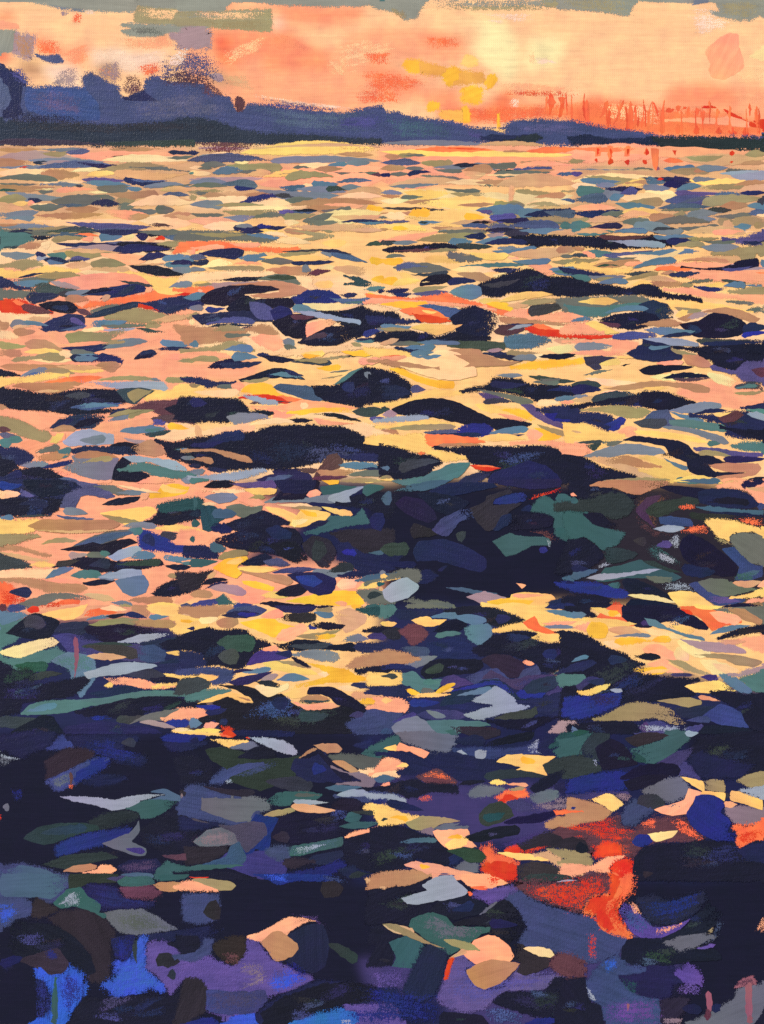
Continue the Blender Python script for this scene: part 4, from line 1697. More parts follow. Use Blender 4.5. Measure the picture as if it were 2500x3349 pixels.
bo 260 610 460 560 70
bo 300 650 420 600 50
dP 520 580 640 550 800 550 820 600 740 640 600 630
tP 830 560 1000 560 1300 600 1450 650 1300 670 1080 640 840 610
nP 1000 520 1250 520 1400 480 1560 500 1680 580 1680 740 1440 720 1320 690 1300 610
mP 1240 530 1330 500 1420 480 1480 520 1400 580 1300 590
yo 1220 520 1390 490 34
to 1460 480 1680 490 40
wa 1500 510 1680 560 60
nP 1440 460 1680 400 1680 470 1500 470
kP 1260 620 1500 640 1680 650 1680 740 1440 700
pP 390 660 480 610 560 630 540 700 460 710 400 690
yP -20 590 100 590 240 650 360 680 460 690 420 730 250 740 100 740 -20 760
ha -20 660 80 680 30
yP 520 655 720 660 900 680 1060 710 1170 760 1080 760 900 730 700 710 560 690
gP 760 620 900 615 1100 650 1280 700 1350 760 1320 780 1160 730 1000 670 820 640
kP 430 740 540 700 720 720 900 740 1000 780 1060 850 1180 870 1340 940 1180 960 1240 1010 1520 1020 1240 1060 1100 1050 1010 1010 980 930 840 870 800 800 640 760
to 1160 770 1280 770 40
tP 1360 790 1500 750 1680 760 1680 840 1500 830
vP 1040 800 1200 800 1460 840 1640 850 1640 880 1400 880 1060 830
vo 1260 830 1380 840 30
oo 1080 850 1380 880 50
no 1300 900 1680 900 60
do 20 765 260 750 36
qo 250 760 440 745 40
yo 160 830 320 770 36
na 330 800 460 790 30
pP -20 780 100 790 140 830 60 880 -20 870
dP 100 780 250 760 190 830 150 820
gP 80 880 260 810 440 770 600 775 760 810 800 850 700 870 480 860 300 890
hP 100 880 300 880 600 1000 760 1100 560 1070 400 1000 200 930
uP 250 920 350 870 480 870 620 920 770 970 640 980 400 950 280 950
yP 570 890 680 875 800 910 920 970 1030 1030 900 1070 860 1110 700 1050 560 1000 760 970 680 930
so 780 890 1000 990 40
kP -20 870 100 890 260 970 460 1020 560 1070 400 1110 -20 1110
oo 240 1100 840 1080 40
to 880 1080 1280 1080 50
uP 1170 950 1300 935 1600 940 1630 980 1580 1040 1420 1070 1280 1080 1240 1050 1500 1020 1320 1010 1220 980
ka 1460 1110 1690 1060 60
po 1280 1090 1500 1085 30
T 0 1570 .3783
pB -20 -10 1680 -10 1680 1120 -20 1120
vP 500 120 600 0 860 40 1000 140 920 160 760 130 700 150 640 250 520 240
nP -20 0 640 0 720 70 600 110 540 180 500 240 440 300 300 310 120 300 -20 310
kP 200 0 600 0 720 70 620 110 480 140 350 150 240 80
bo -20 40 200 40 70
iP 180 70 300 140 240 150 160 130
fo -20 130 180 120 70
kP -20 170 300 150 540 160 500 260 360 310 160 310 -20 280
no 160 210 420 220 60
so -20 330 120 325 50
da 120 320 500 310 20
qP 800 50 960 40 1100 90 1300 90 1220 130 1020 130 900 90
go 1000 110 1280 100 50
kP 880 215 1000 160 1220 140 1170 190 1040 220
go 540 270 760 290 70
ia 480 300 820 335 40
yP 860 290 1000 260 1300 230 1360 280 1240 350 1100 400 1000 340
oa 870 295 1230 365 50
aP 1280 120 1360 100 1400 50 1500 30 1640 60 1600 120 1420 150 1300 160
yo 1380 60 1640 90 60
fa 1000 40 1400 110 26
po 1210 140 1300 130 60
kP 1230 370 1350 300 1380 220 1500 200 1680 160 1680 330 1560 370 1480 410 1340 390
jP 1350 220 1480 180 1680 150 1680 240 1400 280
yP -20 350 160 340 340 340 260 390 300 430 200 470 -20 460
uP 230 400 360 340 560 340 800 345 960 340 1040 380 980 420 700 450 520 460 360 440
ha 300 430 1000 430 30
oP -20 475 200 465 340 480 240 510 130 555 -20 545
uP -20 555 130 565 300 610 450 650 400 670 200 620 -20 600
oa 350 555 670 530 44
go 1050 400 1360 400 50
to 1100 430 1240 440 70
yP 1340 420 1500 380 1640 400 1680 450 1500 440
to 1540 480 1680 500 70
do 1380 480 1580 480 70
qP 620 575 760 500 940 440 1100 430 1160 460 1020 510 880 560 760 560
iP 640 570 780 500 960 450 1120 440 1150 460 1000 510 880 555 760 560
kP 520 600 660 570 800 535 880 550 1000 520 1120 505 1190 540 1060 590 980 660 800 620 640 615
bP 1190 500 1240 430 1340 460 1500 540 1680 560 1680 650 1400 620 1260 610 1200 570
no 1240 470 1340 580 100
lo 590 650 760 640 60
qo 740 650 920 660 60
to 860 630 960 640 50
wP 930 660 1040 600 1180 565 1230 600 1160 650 1000 700
sP 1100 680 1200 610 1300 620 1350 660 1260 690
kP 450 755 560 710 700 670 860 665 1000 700 1380 680 1410 730 1240 770 1000 800 820 800 680 760 560 750
do 1000 730 1400 710 60
do 480 730 700 690 50
no 760 740 960 730 90
so 1400 670 1680 680 50
to 1500 700 1680 720 30
ka 1420 740 1660 750 50
ha -20 620 450 700 40
dP -20 650 120 655 200 690 280 750 200 770 100 770 -20 790
ya 240 740 480 745 50
fP -20 790 200 770 440 770 560 760 400 850 200 850 -20 850
sa 390 855 640 760 60
to 610 830 880 820 70
go 840 840 1000 820 80
wP 840 840 960 800 1100 765 1220 780 1230 830 1100 850 960 860
sP 990 870 1100 840 1240 820 1290 890 1260 970 1160 1010 1060 970
kP 710 890 860 855 1000 870 920 900 780 915
oo 1440 830 1600 820 40
kP 1310 990 1380 920 1500 860 1680 830 1680 950 1540 1000 1400 1015
uP -20 860 160 845 340 860 500 890 680 890 760 930 700 970 560 970 400 970 300 930 160 890
pa 380 870 720 890 40
eP -20 870 100 900 160 1000 80 1080 -20 1100
rD -20 940 200 960 300 1030 160 1100 -20 1110
no 70 970 280 970 90
eo 460 1080 700 1050 60
rD 300 1060 600 1040 560 1110 300 1110
qP 60 1110 200 1050 400 985 560 970 700 990 830 1030 700 1045 500 1030 400 1080 200 1110
ha 720 990 1000 1040 60
go 950 1060 1150 1085 44
uo 1100 1040 1500 1050 60
ya 1250 1095 1560 1090 40
ia 1540 1100 1690 1090 40
pa 1500 1060 1690 1000 60
T 625 1570 .3783
nB 100 -10 1680 -10 1680 860 1300 860 900 900 400 760 200 560 200 300
pB -20 -10 300 -10 900 260 800 420 -20 1110 -20 60
pB -20 760 500 760 1300 860 1680 860 1680 1120 -20 1120
kP 110 60 180 10 300 0 400 30 300 70
vP 330 30 500 20 700 0 740 70 500 70
fP 80 90 240 70 450 80 540 180 620 200 560 230 400 150 200 120
yP 460 80 600 60 740 80 720 120 600 130 520 120
pP 370 120 500 100 640 210 560 230 430 190
gP 110 150 220 110 360 115 410 150 340 190 240 200
fa 90 210 220 210 40
pa 0 70 60 120 40
to 10 200 70 200 110
jP 80 230 200 220 300 330 240 370 200 440 100 430
no -20 300 90 290 70
to 0 370 80 380 70
oo 490 160 640 150 40
gP 630 190 760 130 1000 150 1200 120 1400 60 1500 50 1360 140 1380 180 1240 200 900 190 700 200
kP 700 180 780 80 720 0 1100 0 1100 80 1020 110 960 170 800 170
nP 720 0 1080 0 1060 80 960 120 800 110 740 60
po 1000 130 1130 110 60
tP 1120 60 1240 40 1440 60 1300 110 1140 130
aP 1130 0 1280 0 1270 30 1200 40
oa 1280 10 1680 10 40
wP 1200 130 1400 70 1520 50 1370 140 1380 190 1260 200 1180 170
kP 1370 150 1560 100 1680 130 1680 330 1540 250 1360 230 1240 200 1380 190
to 1480 110 1680 60 90
fP 740 210 980 200 1100 250 900 240
oP 860 240 960 220 1120 230 1130 260 1000 265
yP 640 230 800 250 920 310 860 400 820 330 700 290
yP 850 390 900 320 960 250 1100 260 1210 290 1160 350 1000 400 900 410
aP 930 250 1080 280 1090 320 1000 310
co 860 380 1020 340 60
yo 1130 230 1400 300 60
tP 1200 310 1420 310 1480 240 1540 370 1340 400 1200 440 1000 490 960 450 1140 390
to 980 460 1180 440 40
qP 300 230 420 200 500 230 620 220 600 280 460 330 380 300
so 180 290 400 290 80
kP 290 380 460 320 620 260 700 290 860 360 830 390 700 400 600 420 380 440
no 160 410 360 430 80
kP 200 510 400 440 640 380 900 420 960 500 940 660 900 700 700 640 500 620 340 590 220 550
nP 640 430 740 390 880 460 860 510 720 510
kP 640 560 900 530 1000 620 1020 700 880 720
xP 960 560 1060 480 1200 520 1260 620 1200 750 1120 760 1000 640
do 1040 600 1180 620 180
na 1020 390 1210 355 50
xP 1200 460 1340 430 1680 430 1680 600 1500 640 1300 560 1260 500
nP 1260 560 1360 520 1500 640 1680 640 1680 780 1460 800 1340 720 1260 690
bo 1300 620 1440 640 60
so 1530 630 1680 620 40
no 1540 340 1680 360 150
pP -20 430 120 440 200 490 180 520 40 570 -20 560
to -20 510 40 520 60
nP -20 570 120 570 240 630 240 680 140 690 -20 660
so 160 560 320 600 80
to -20 720 240 700 70
oP 230 680 300 620 460 600 500 640 400 670 280 690
aP 190 760 300 680 480 660 490 690 400 750 440 800 400 850 320 830 240 790
yo 300 720 460 690 60
kP 400 740 480 690 620 640 700 660 680 720 560 740
vP 620 700 740 670 860 730 800 750 660 740
ya 400 765 760 770 60
ia 700 800 1100 770 50
go 1040 800 1400 780 80
xo 1160 800 1420 740 90
nP 1260 830 1420 780 1680 780 1680 810 1400 850
uP 420 785 600 800 840 830 880 880 840 910 720 880 560 830
xP -20 800 80 800 190 775 140 850 60 940 -20 960
ha 130 860 220 790 50
ka 90 900 320 865 50
na 100 950 320 880 40
lP 150 930 260 895 400 910 490 970 440 1005 320 980
po 190 1000 280 980 50
uo -20 990 190 995 60
aP 440 870 580 880 720 930 700 960 560 940 460 900
pP 470 920 600 950 700 970 580 1070 420 1060 320 1000 480 1000
ya 600 1000 840 1010 60
aP 820 1050 1000 1000 1200 960 1420 960 1500 1070 1300 1090 1000 1070
po 1240 1060 1360 1070 40
kP 720 985 820 920 940 895 1010 950 940 1000 820 1010
nP 830 820 920 795 1120 800 1240 850 1260 900 1220 980 1100 1000 1010 960 920 890
bP 900 830 1060 820 1140 880 1060 930 940 890
fP 1260 910 1300 860 1440 860 1420 930 1300 950
sP 1420 870 1560 810 1680 800 1680 850 1500 880
yP 1440 940 1500 890 1680 840 1680 870 1580 940
jo 1600 900 1680 890 40
ho 1620 960 1680 960 60
qP 1410 990 1440 950 1560 940 1680 960 1680 1070 1520 1070 1480 1020
do 1520 1010 1660 990 60
to 1500 1100 1680 1095 36
ia -20 1090 280 1040 60
tP 200 1040 280 985 390 1080 240 1080
uo 20 1105 380 1105 24
io 360 1095 560 1095 40
kP 590 1070 700 1045 860 1070 1060 1075 1080 1110 760 1110
ka 1060 1100 1240 1095 30
T 1250 1570 .3783
kB -20 -10 1680 -10 1680 1120 -20 1120
yo -20 0 100 0 24
sP 100 100 220 40 420 0 600 0 480 60 360 95
nP 400 100 600 20 940 20 1000 60 800 100 600 140
nP 930 0 1540 -10 1540 60 1300 80 1100 50 960 30
so -20 160 90 170 110
nP 110 200 200 140 360 170 440 250 480 340 400 370 280 330 180 270
kP 300 120 440 100 640 140 760 200 640 290 560 310 460 260
bo 920 200 1260 140 80
xP 760 250 900 180 900 140 1100 80 1130 110 980 160 960 220 1210 200 1100 280 960 430 900 440 820 360
iP 430 440 520 330 700 240 780 240 800 330 680 360 560 490
do 640 470 720 500 100
nP 960 430 1040 300 1120 290 1120 370 1000 440
kP 1110 300 1290 290 1490 330 1460 400 1300 430 1080 440
no 1200 260 1300 230 50
tP 1290 270 1320 200 1400 130 1500 180 1680 200 1680 500 1600 530 1500 470 1480 320 1400 280
to 1500 160 1680 160 90
rD 1260 180 1300 130 1420 100 1560 60 1560 100 1420 130 1330 160
oa 1520 240 1680 245 40
to 1500 420 1640 480 80
mD 1240 440 1440 430 1520 500 1480 560 1400 470
tP 960 530 1100 460 1180 480 1440 500 1460 560 1300 570 1160 640 1080 660 1020 600
wD 1420 500 1470 530 1460 590 1430 580
bo 1360 600 1440 610 50
nP 270 610 320 530 520 510 700 560 900 680 900 770 840 800 660 750 480 700 300 700
xo 240 430 480 470 120
do -20 600 240 590 110
no -20 700 300 730 60
na 480 790 570 740 30
no 340 840 480 820 80
nP 270 780 420 780 490 830 400 890 310 900
qP -20 900 100 800 220 765 330 780 340 860 280 890 180 840
yo -20 840 50 830 40
go -20 800 30 800 30
wP 0 960 100 880 210 840 310 900 320 940 220 1020 80 1060 20 1020
qP 170 1050 260 1000 360 1040 500 1040 640 1095 500 1110 300 1090
qo 360 1060 620 1085 40
to -20 1095 120 1095 40
sP 550 930 700 930 860 960 1000 980 900 1010 760 980
lP 730 1010 880 960 1080 1020 1000 1060 940 1100 840 1060
aP 900 1050 1050 1020 1300 1040 1340 1060 1200 1110 960 1090
yP 1020 1110 1100 1060 1120 990 1240 970 1460 990 1500 1030 1420 1060 1380 1110
aP 910 1055 1100 1030 1320 1040 1280 1080 1100 1110 960 1090
po 1120 1000 1440 990 40
pP 1160 890 1250 910 1210 940
so 1550 850 1680 850 50
no 1580 910 1680 900 80
no 1420 1080 1680 1060 80
T 1875 1570 .3783
kB -20 -10 600 -10 600 1120 -20 1120
xB 220 -10 1680 -10 1680 1120 520 1120 300 700
kP -20 0 200 0 360 80 540 140 500 170 300 120 140 180 -20 130
uP 140 45 300 0 860 0 840 40 700 80 580 130 480 120 360 70 240 60
ya 860 10 1300 30 60
so 920 0 1280 10 50
pP 1240 60 1320 20 1480 0 1680 20 1680 230 1600 180 1500 90 1360 70
ho 1480 60 1680 80 50
no 1450 40 1650 20 60
dP -20 200 160 160 330 100 480 140 530 220 480 300 360 340 240 300 100 270 -20 270
to -20 170 50 190 60
po -20 120 40 140 30
kP 80 290 240 280 300 340 420 380 380 440 200 400 120 340
tP -20 280 80 290 180 380 300 420 440 460 400 540 260 610 200 560 100 490 -20 520
mD 520 240 560 150 700 110 880 130 760 180 620 220 640 320 740 380 720 440 600 360
mD 540 300 640 400 760 460 900 480 700 500 560 400
mP 540 260 640 150 760 130 720 200 640 250 680 360 720 420 600 340
dP 600 270 700 190 860 170 1060 130 1090 200 1000 250 900 260 740 330 640 300
kP 740 60 860 45 1120 70 1200 100 1080 160 900 120
nP 1080 100 1200 70 1400 75 1540 130 1620 220 1500 250 1300 240 1100 200
ko 1120 190 1540 200 70
eD 900 240 980 200 1080 220 1040 260 940 260
sP 1060 230 1200 225 1400 250 1640 265 1640 300 1480 300 1300 290 1160 260
io 1600 230 1690 230 60
xo 1000 300 1400 300 60
na 1160 280 1680 320 30
iP 740 320 860 310 1020 340 1040 400 900 400 760 380
wP 690 420 800 390 880 385 970 415 880 450 780 445
eD 900 440 1000 400 1160 380 1200 470 1060 470 960 470
eD 1400 330 1520 310 1680 340 1680 400 1520 400
yP 1140 350 1220 335 1400 350 1560 400 1680 440 1680 510 1540 450 1380 470 1360 530 1260 490 1200 430
qP 1350 490 1460 450 1580 460 1680 520 1680 720 1540 720 1440 630 1380 560
oD 1200 480 1340 520 1400 560 1280 560
iP 1290 600 1400 580 1460 650 1560 730 1640 740 1640 830 1500 880 1400 860 1440 760
so 1440 830 1620 780 50
tD 1400 810 1620 780 1560 880 1380 870
kP 920 580 950 500 1020 470 1140 510 1300 630 1420 730 1420 820 1300 840 1100 780 960 680
kP -20 530 80 500 180 550 260 640 220 720 100 780 -20 810
do 260 640 560 640 140
do 520 520 640 540 70
wD 820 520 900 460 940 520 900 600
vo 720 570 860 560 60
wD 200 740 300 700 340 730 220 770
tD 620 560 740 560 840 640 960 720 900 760 760 720 640 640
wD 720 600 820 640 920 700 860 740 740 690
no 940 760 1240 790 90
dP 580 700 700 700 820 760 940 800 800 800 660 760
tP 280 760 400 740 580 690 680 740 860 800 940 840 860 880 640 850 440 850 300 880 200 870
qo 620 830 880 860 60
so -20 840 220 780 60
wP 115 850 240 810 440 800 660 765 770 770 640 810 440 840 260 870
no -20 760 140 770 60
bP -20 890 140 880 260 900 460 960 470 1010 300 1020 100 980 -20 960
bo 60 920 260 930 50
to 300 900 420 910 60
kP -20 1010 200 990 340 1030 300 1080 100 1110 -20 1110
rD 320 1080 360 1030 440 1070 420 1110 340 1110
kP 420 880 460 845 560 860 740 940 920 1050 800 1040 640 990 480 970
ca 470 995 900 1060 50
yP 820 980 920 960 1060 970 1160 1040 1240 1110 960 1110 880 1060
kP 460 1090 500 1030 700 1040 900 1080 900 1110
eo 920 1095 1180 1100 26
wD 760 900 900 860 1040 910 1060 970 940 960 800 950
iP 1000 900 1080 880 1160 960 1300 1010 1500 1030 1460 1060 1260 1090 1140 1030
vo 1140 1020 1460 1050 60
qP 1080 880 1200 850 1320 860 1440 910 1600 945 1460 980 1300 1010 1160 960
ha 1380 890 1640 880 60
yP 1360 1020 1500 990 1600 950 1680 930 1680 990 1520 1020
po 1600 920 1690 880 60
po 1480 1060 1680 1030 40
ka 1280 1100 1680 1085 36
ya 150 1105 340 1105 20
T 0 1980 .3783
nB -20 -10 1680 -10 1680 1120 -20 1120
pB 200 -10 1680 -10 1680 200 1200 120 700 140 300 80
mo -20 20 60 20 60
io 60 30 260 20 60
rP 230 40 280 0 330 10 340 50 270 70
pP 340 40 600 0 1060 0 1150 30 1060 70 900 70 780 100 700 110 500 130
yP 330 90 420 50 600 20 760 -10 720 70 640 120 560 130 480 110
eP 720 90 760 40 860 20 960 40 1060 60 900 80 760 105
fa 860 30 1100 40 50
uo 1100 60 1300 70 70
uP 1140 0 1260 0 1330 60 1240 90 1140 60
oo 1020 5 1140 5 30
yP 1260 20 1340 0 1560 0 1580 60 1500 100 1380 80 1300 60
io 1580 10 1690 20 50
so 1280 105 1480 90 50
yP 1460 110 1560 60 1680 90 1680 260 1540 250 1460 200 1520 160
ao 1540 130 1690 140 40
ha 1560 80 1690 90 30
no 1610 200 1690 200 36
sP -20 60 160 60 240 80 140 140 60 200 -20 210
tP -20 200 60 150 200 120 200 260 100 320 -20 400
kP 50 240 180 130 280 70 380 80 520 140 480 220 420 280 320 300 200 280 120 260
do 200 140 400 170 110
nP 460 230 520 160 640 140 760 140 780 200 700 260 560 240
kP 720 200 760 170 900 180 1080 160 1200 180 1440 215 1420 250 1200 260 1040 320 900 320 760 250
so 740 130 960 100 36
ka 900 100 1100 75 36
nP 1060 80 1130 55 1200 70 1270 110 1160 110
oP 760 170 880 130 1040 110 1200 120 1160 170 1060 160 960 170 860 180
uP 1080 130 1300 120 1460 130 1520 170 1490 200 1340 190 1180 180
wP 1010 320 1120 270 1260 240 1460 235 1470 265 1340 300 1200 325
no 1200 340 1680 300 90
kP 1360 330 1480 280 1680 270 1680 390 1420 380
iP 460 260 600 240 700 260 800 300 1000 330 1200 340 1440 420 1360 500 1100 480 800 440 660 480 600 420 520 320
nD 640 240 860 240 880 310 760 320 660 290
tP -20 430 120 460 300 400 500 370 560 420 440 480 300 560 160 590 60 560 -20 500
jo 120 520 420 520 90
sP 440 480 600 400 800 440 840 600 780 700 700 800 620 700 600 560
tD 440 460 620 380 820 420 840 560 640 600 480 540
cP 0 405 100 360 240 320 400 280 460 280 520 320 480 350 320 400 180 455 60 440
vo 650 250 640 300 50
Mo 648 265 642 630 44
do 700 360 1180 350 40
dP 720 350 860 335 1060 340 1180 380 1190 460 1120 470 1000 440 860 400
ha 740 440 1100 450 60
yo 1430 405 1620 400 40
vP 1180 360 1320 340 1430 400 1420 480 1300 500 1200 470
nP 1360 520 1460 470 1680 440 1680 590 1460 600
no 1370 510 1600 480 50
wP 720 580 860 540 1000 500 1160 490 1340 510 1360 530 1160 580 1040 605 880 610 760 640
pP 880 620 1060 610 1240 640 1340 680 1580 700 1400 720 1200 720 1080 690 980 700
yo 880 700 980 690 50
yP 1420 600 1680 590 1680 650 1580 700 1320 720 1300 690 1560 660
dP 1080 600 1200 560 1320 545 1440 610 1330 640 1240 640
kP 1290 630 1420 615 1560 635 1500 670 1330 665
kP -20 510 60 510 140 560 240 550 320 600 300 680 480 660 600 640 740 605 780 650 700 740 600 790 420 820 200 850 160 930 -20 960
do 240 650 540 590 70
to 1580 680 1690 700 90
nP 760 760 900 730 1060 695 1140 695 1240 740 1000 780 860 800
tP 620 820 900 800 1080 760 1240 740 1560 740 1640 790 1300 790 1000 840 800 870
tD 1180 730 1440 720 1640 760 1400 790 1200 770
tP 170 940 260 860 400 820 640 820 850 850 720 890 560 930 400 945 240 950
so 220 920 500 860 60
kP 640 920 900 850 1100 800 1400 780 1600 800 1680 840 1680 900 1500 900 1300 920 1160 990 900 960 760 960
do 1000 1000 1240 960 80
bD 740 960 920 940 960 980 820 1010
qP 1120 1030 1240 950 1420 910 1560 890 1500 960 1400 1000 1200 1000
pP 1380 990 1480 920 1560 890 1680 900 1680 960 1540 990
bo 1420 1020 1640 1020 60
lP 1200 1010 1300 990 1440 1020 1520 1060 1440 1065 1280 1030
fa 1480 1080 1640 1070 40
ya 1600 1100 1690 1090 30
do -20 1000 320 980 100
kP 80 1110 240 1010 360 945 460 960 520 1050 560 1110
nP 560 1050 900 1000 1300 1060 1400 1110 560 1110
T 625 1980 .3783
yB -20 -10 1680 -10 1680 1120 -20 1120
nB -20 760 500 860 1300 900 1680 960 1680 1120 -20 1120
uP -20 20 120 0 360 10 300 60 160 120 60 120 -20 70
iP 300 60 400 10 560 0 660 40 580 90 440 110 340 100
nP 260 85 380 45 500 45 600 75 480 110 360 110
bo 400 75 580 70 36
pP 660 60 780 20 800 100 700 120 600 100
aP 420 150 560 120 720 110 760 150 900 180 920 200 780 230 720 280 600 230 500 190
pP 740 300 780 200 900 170 980 160 1000 220 920 270 840 310
ya -20 160 160 160 60
uP 210 150 280 110 400 110 410 160 340 200 250 190
co 60 130 240 110 60
nP 720 0 1080 0 1060 50 940 70 800 60
xP 740 130 820 70 1000 60 1080 70 1080 130 1000 150 860 150
oo 1080 40 1240 30 60
so 1060 60 1240 90 50
jP 1420 30 1560 0 1680 0 1680 110 1540 90 1460 60
ao 1380 5 1480 5 40
hP 1240 60 1360 20 1520 90 1500 160 1340 240 1240 130
kP 990 200 1020 150 1140 140 1340 170 1300 210 1160 210 1040 210
bo 1010 180 1110 200 40
oa 900 265 1300 210 50
ao 1060 280 1260 260 50
kP 1480 225 1580 185 1680 180 1680 250 1560 240
vo 1520 270 1690 280 60
gP 1280 320 1360 260 1460 250 1540 290 1420 320
kP -20 270 40 210 140 190 260 215 380 200 480 220 560 280 690 330 670 370 600 380 540 440 500 500 420 560 330 550 240 520 130 530 100 450 -20 360
do 220 320 560 330 130
do 230 440 420 440 130
nP -20 390 100 420 130 520 -20 550
vP 540 420 640 380 800 400 860 450 760 480 640 490 480 520
po 620 390 760 370 60
kP 690 320 800 330 920 290 1080 300 1250 340 1400 320 1420 400 1260 390 1080 380 900 400 780 380
nP 1380 370 1440 320 1680 320 1680 400 1500 410
no 720 420 880 430 60
do 840 350 1200 340 50
gP 870 430 980 390 1160 380 1270 400 1300 460 1260 500 1140 490 960 440
uP 1340 530 1420 460 1560 420 1680 390 1680 500 1500 540 1400 550
kP 1410 555 1560 530 1680 510 1680 610 1540 580 1460 600
yP 620 500 740 480 860 520 1040 560 1100 600 960 600 700 560
oP 740 480 860 480 960 500 1040 530 1040 545 940 535 800 500
ka 860 440 1040 540 40
aP 980 490 1200 530 1360 560 1420 600 1580 640 1400 670 1200 670 1000 710 860 730 900 680 1080 640 1200 600 1080 540
fo 1090 590 1190 600 50
iP -20 560 200 530 380 570 340 660 200 690 160 660 240 610 100 600 -20 600
so 420 570 700 545 50
na 340 590 540 560 30
nP 320 670 420 620 600 590 710 570 640 620 560 660 420 700
la 600 650 760 600 60
sP 740 650 830 590 890 580 1030 640 900 660
ya -20 620 240 620 60
dP -20 640 60 600 140 630 170 680 80 770 -20 770
tP -20 790 120 720 340 730 280 780 60 830 -20 830
kP 240 690 440 690 560 720 660 790 780 760 880 850 1000 910 1180 890 1300 870 1440 860 1530 950 1440 1010 1340 1020 1400 1110 300 1110 200 990 80 1040 60 980 260 900 180 840 320 790 440 840 540 840 400 740
yP 60 850 200 780 340 750 500 790 540 840 420 830 320 790 200 830
uo 380 790 520 830 30
cP 550 700 620 680 760 700 840 670 840 720 760 760 680 800 600 760
xP 560 660 680 650 790 690 760 715 640 700
yP 800 770 900 720 1060 710 1000 780 900 810
kP 1020 710 1200 700 1300 740 1420 810 1520 880 1500 940 1360 880 1260 860 1200 800 1120 770 1000 770
uP 910 820 1000 780 1100 775 1200 810 1140 840 1000 850
do 910 830 1200 825 40
pP 880 830 1000 860 1210 840 1280 880 1160 900 1020 910 940 880
no 690 840 840 850 110
do 930 960 1200 950 90
no 1380 690 1680 730 50
fa 1260 710 1500 740 50
ho 1380 770 1680 780 60
ao 1450 830 1680 830 60
pa 1500 890 1690 900 50
bP 40 870 140 860 260 870 230 920 120 900
pP -20 900 80 890 120 910 60 950 -20 970
no 120 930 320 890 50
so -20 1020 100 1020 80
po 110 1050 250 1020 60
ya -20 1090 260 1080 50
rD 240 1040 340 1040 440 1110 260 1110
no 240 1010 320 1000 60
iP 1340 1020 1460 960 1560 880 1680 930 1680 1110 1420 1110
vo 1360 960 1500 940 50
T 1250 1980 .3783
nB -20 -10 1680 -10 1680 1120 -20 1120
tP -20 0 100 0 130 50 60 100 -20 110
qo 200 10 520 10 40
no 100 70 500 50 80
kP 520 50 680 10 880 0 1060 50 1240 130 1160 170 1020 190 940 170 860 120 640 80
no 980 120 1120 110 80
yP 860 -10 1440 -10 1440 60 1680 100 1680 130 1480 130 1380 190 1600 280 1450 320 1280 290 1340 240 1220 220 1000 240 940 220 1100 170 1240 130 1100 60 1000 20
eP 1220 150 1320 90 1380 180 1520 240 1420 250 1280 210
ya 960 5 1300 5 40
so 1400 45 1680 80 60
no 1400 20 1680 10 50
pa 1380 160 1690 140 36
ga 1400 190 1690 195 40
ka 1470 225 1690 250 50
ya -20 155 130 155 50
yP 250 130 330 100 400 90 440 120 560 125 500 170 400 185 320 170
so 420 100 660 90 60
kP 430 230 540 140 680 120 740 170 680 220 540 245
sP 690 200 760 160 920 160 950 210 950 280 860 350 760 310 710 250
sP 615 95 700 80 800 80 900 110 905 145 800 175 720 150
xo -20 230 180 250 100
mP 140 220 230 170 330 160 400 250 330 320 250 350 200 280
to 460 270 690 240 50
nP 380 330 560 290 700 270 800 390 830 460 600 480 440 430
io 150 370 420 400 80
gP 160 530 330 440 480 440 380 510 300 540
uP -20 400 80 385 200 410 330 460 160 515 -20 510
no -20 540 340 560 50
kP 330 580 400 490 520 460 860 470 880 530 800 590 640 600 500 620 380 640
do 360 580 540 520 80
kP 780 390 960 260 1180 220 1340 240 1280 300 1440 330 1680 290 1680 500 1480 580 1370 570 1340 510 1220 470 1080 430 860 440
no 1060 270 1280 280 70
xP 860 470 960 420 1100 430 1230 500 1230 560 1180 620 1100 630 980 570
kP 1200 400 1400 350 1680 340 1680 480 1440 580 1360 560 1340 500
no 1380 420 1520 430 90
po 1210 480 1320 510 40
iP 1220 560 1340 520 1380 590 1240 650 1160 680
iP 720 620 880 560 1000 540 1100 640 900 640 800 690
tP 1500 590 1600 520 1680 490 1680 700 1620 620
na 1600 550 1690 555 40
yP -20 580 120 570 170 580 160 680 60 700 -20 690
do -20 610 140 620 50
tP 170 590 280 570 360 640 540 640 480 720 360 770 240 700 170 680
to 340 670 520 670 50
vP 500 680 540 620 620 600 720 640 800 680 660 710 600 720
vP 860 640 940 560 1060 620 1140 640 1280 600 1500 600 1400 640 1260 680 1200 730 1120 710 1000 630
vD 1140 680 1240 630 1500 590 1380 650 1220 740 1140 740
qo 330 740 460 750 60
aP 190 730 240 720 320 750 330 780 270 775
aP 450 755 540 690 620 665 640 680 560 740 480 770
ya 210 795 600 770 40
yo 520 755 620 720 24
nP -20 710 200 710 200 790 100 800 -20 770
pP -20 790 150 800 240 870 200 920 60 930 -20 900
ya -20 820 100 820 60
bo 230 840 500 840 60
nP 500 870 560 780 700 720 900 650 1000 640 1080 690 1140 760 1280 780 1240 840 1140 800 1000 740 820 770 760 840
bP 600 740 900 660 1020 650 1140 740 1160 800 1060 740 960 690 780 720
bP 1160 760 1240 720 1420 740 1380 800 1200 800
nP 1220 720 1300 650 1440 610 1610 620 1500 710 1400 760 1260 770
vP 1420 770 1560 680 1680 620 1680 750 1500 760
nP 1160 840 1400 790 1560 750 1680 770 1680 930 1500 960 1340 930 1300 850
bo 1540 900 1680 890 70
so 650 780 960 720 60
no 540 870 960 870 70
vP 300 950 420 900 640 910 740 950 640 1000 420 990
ga 380 910 560 970 60
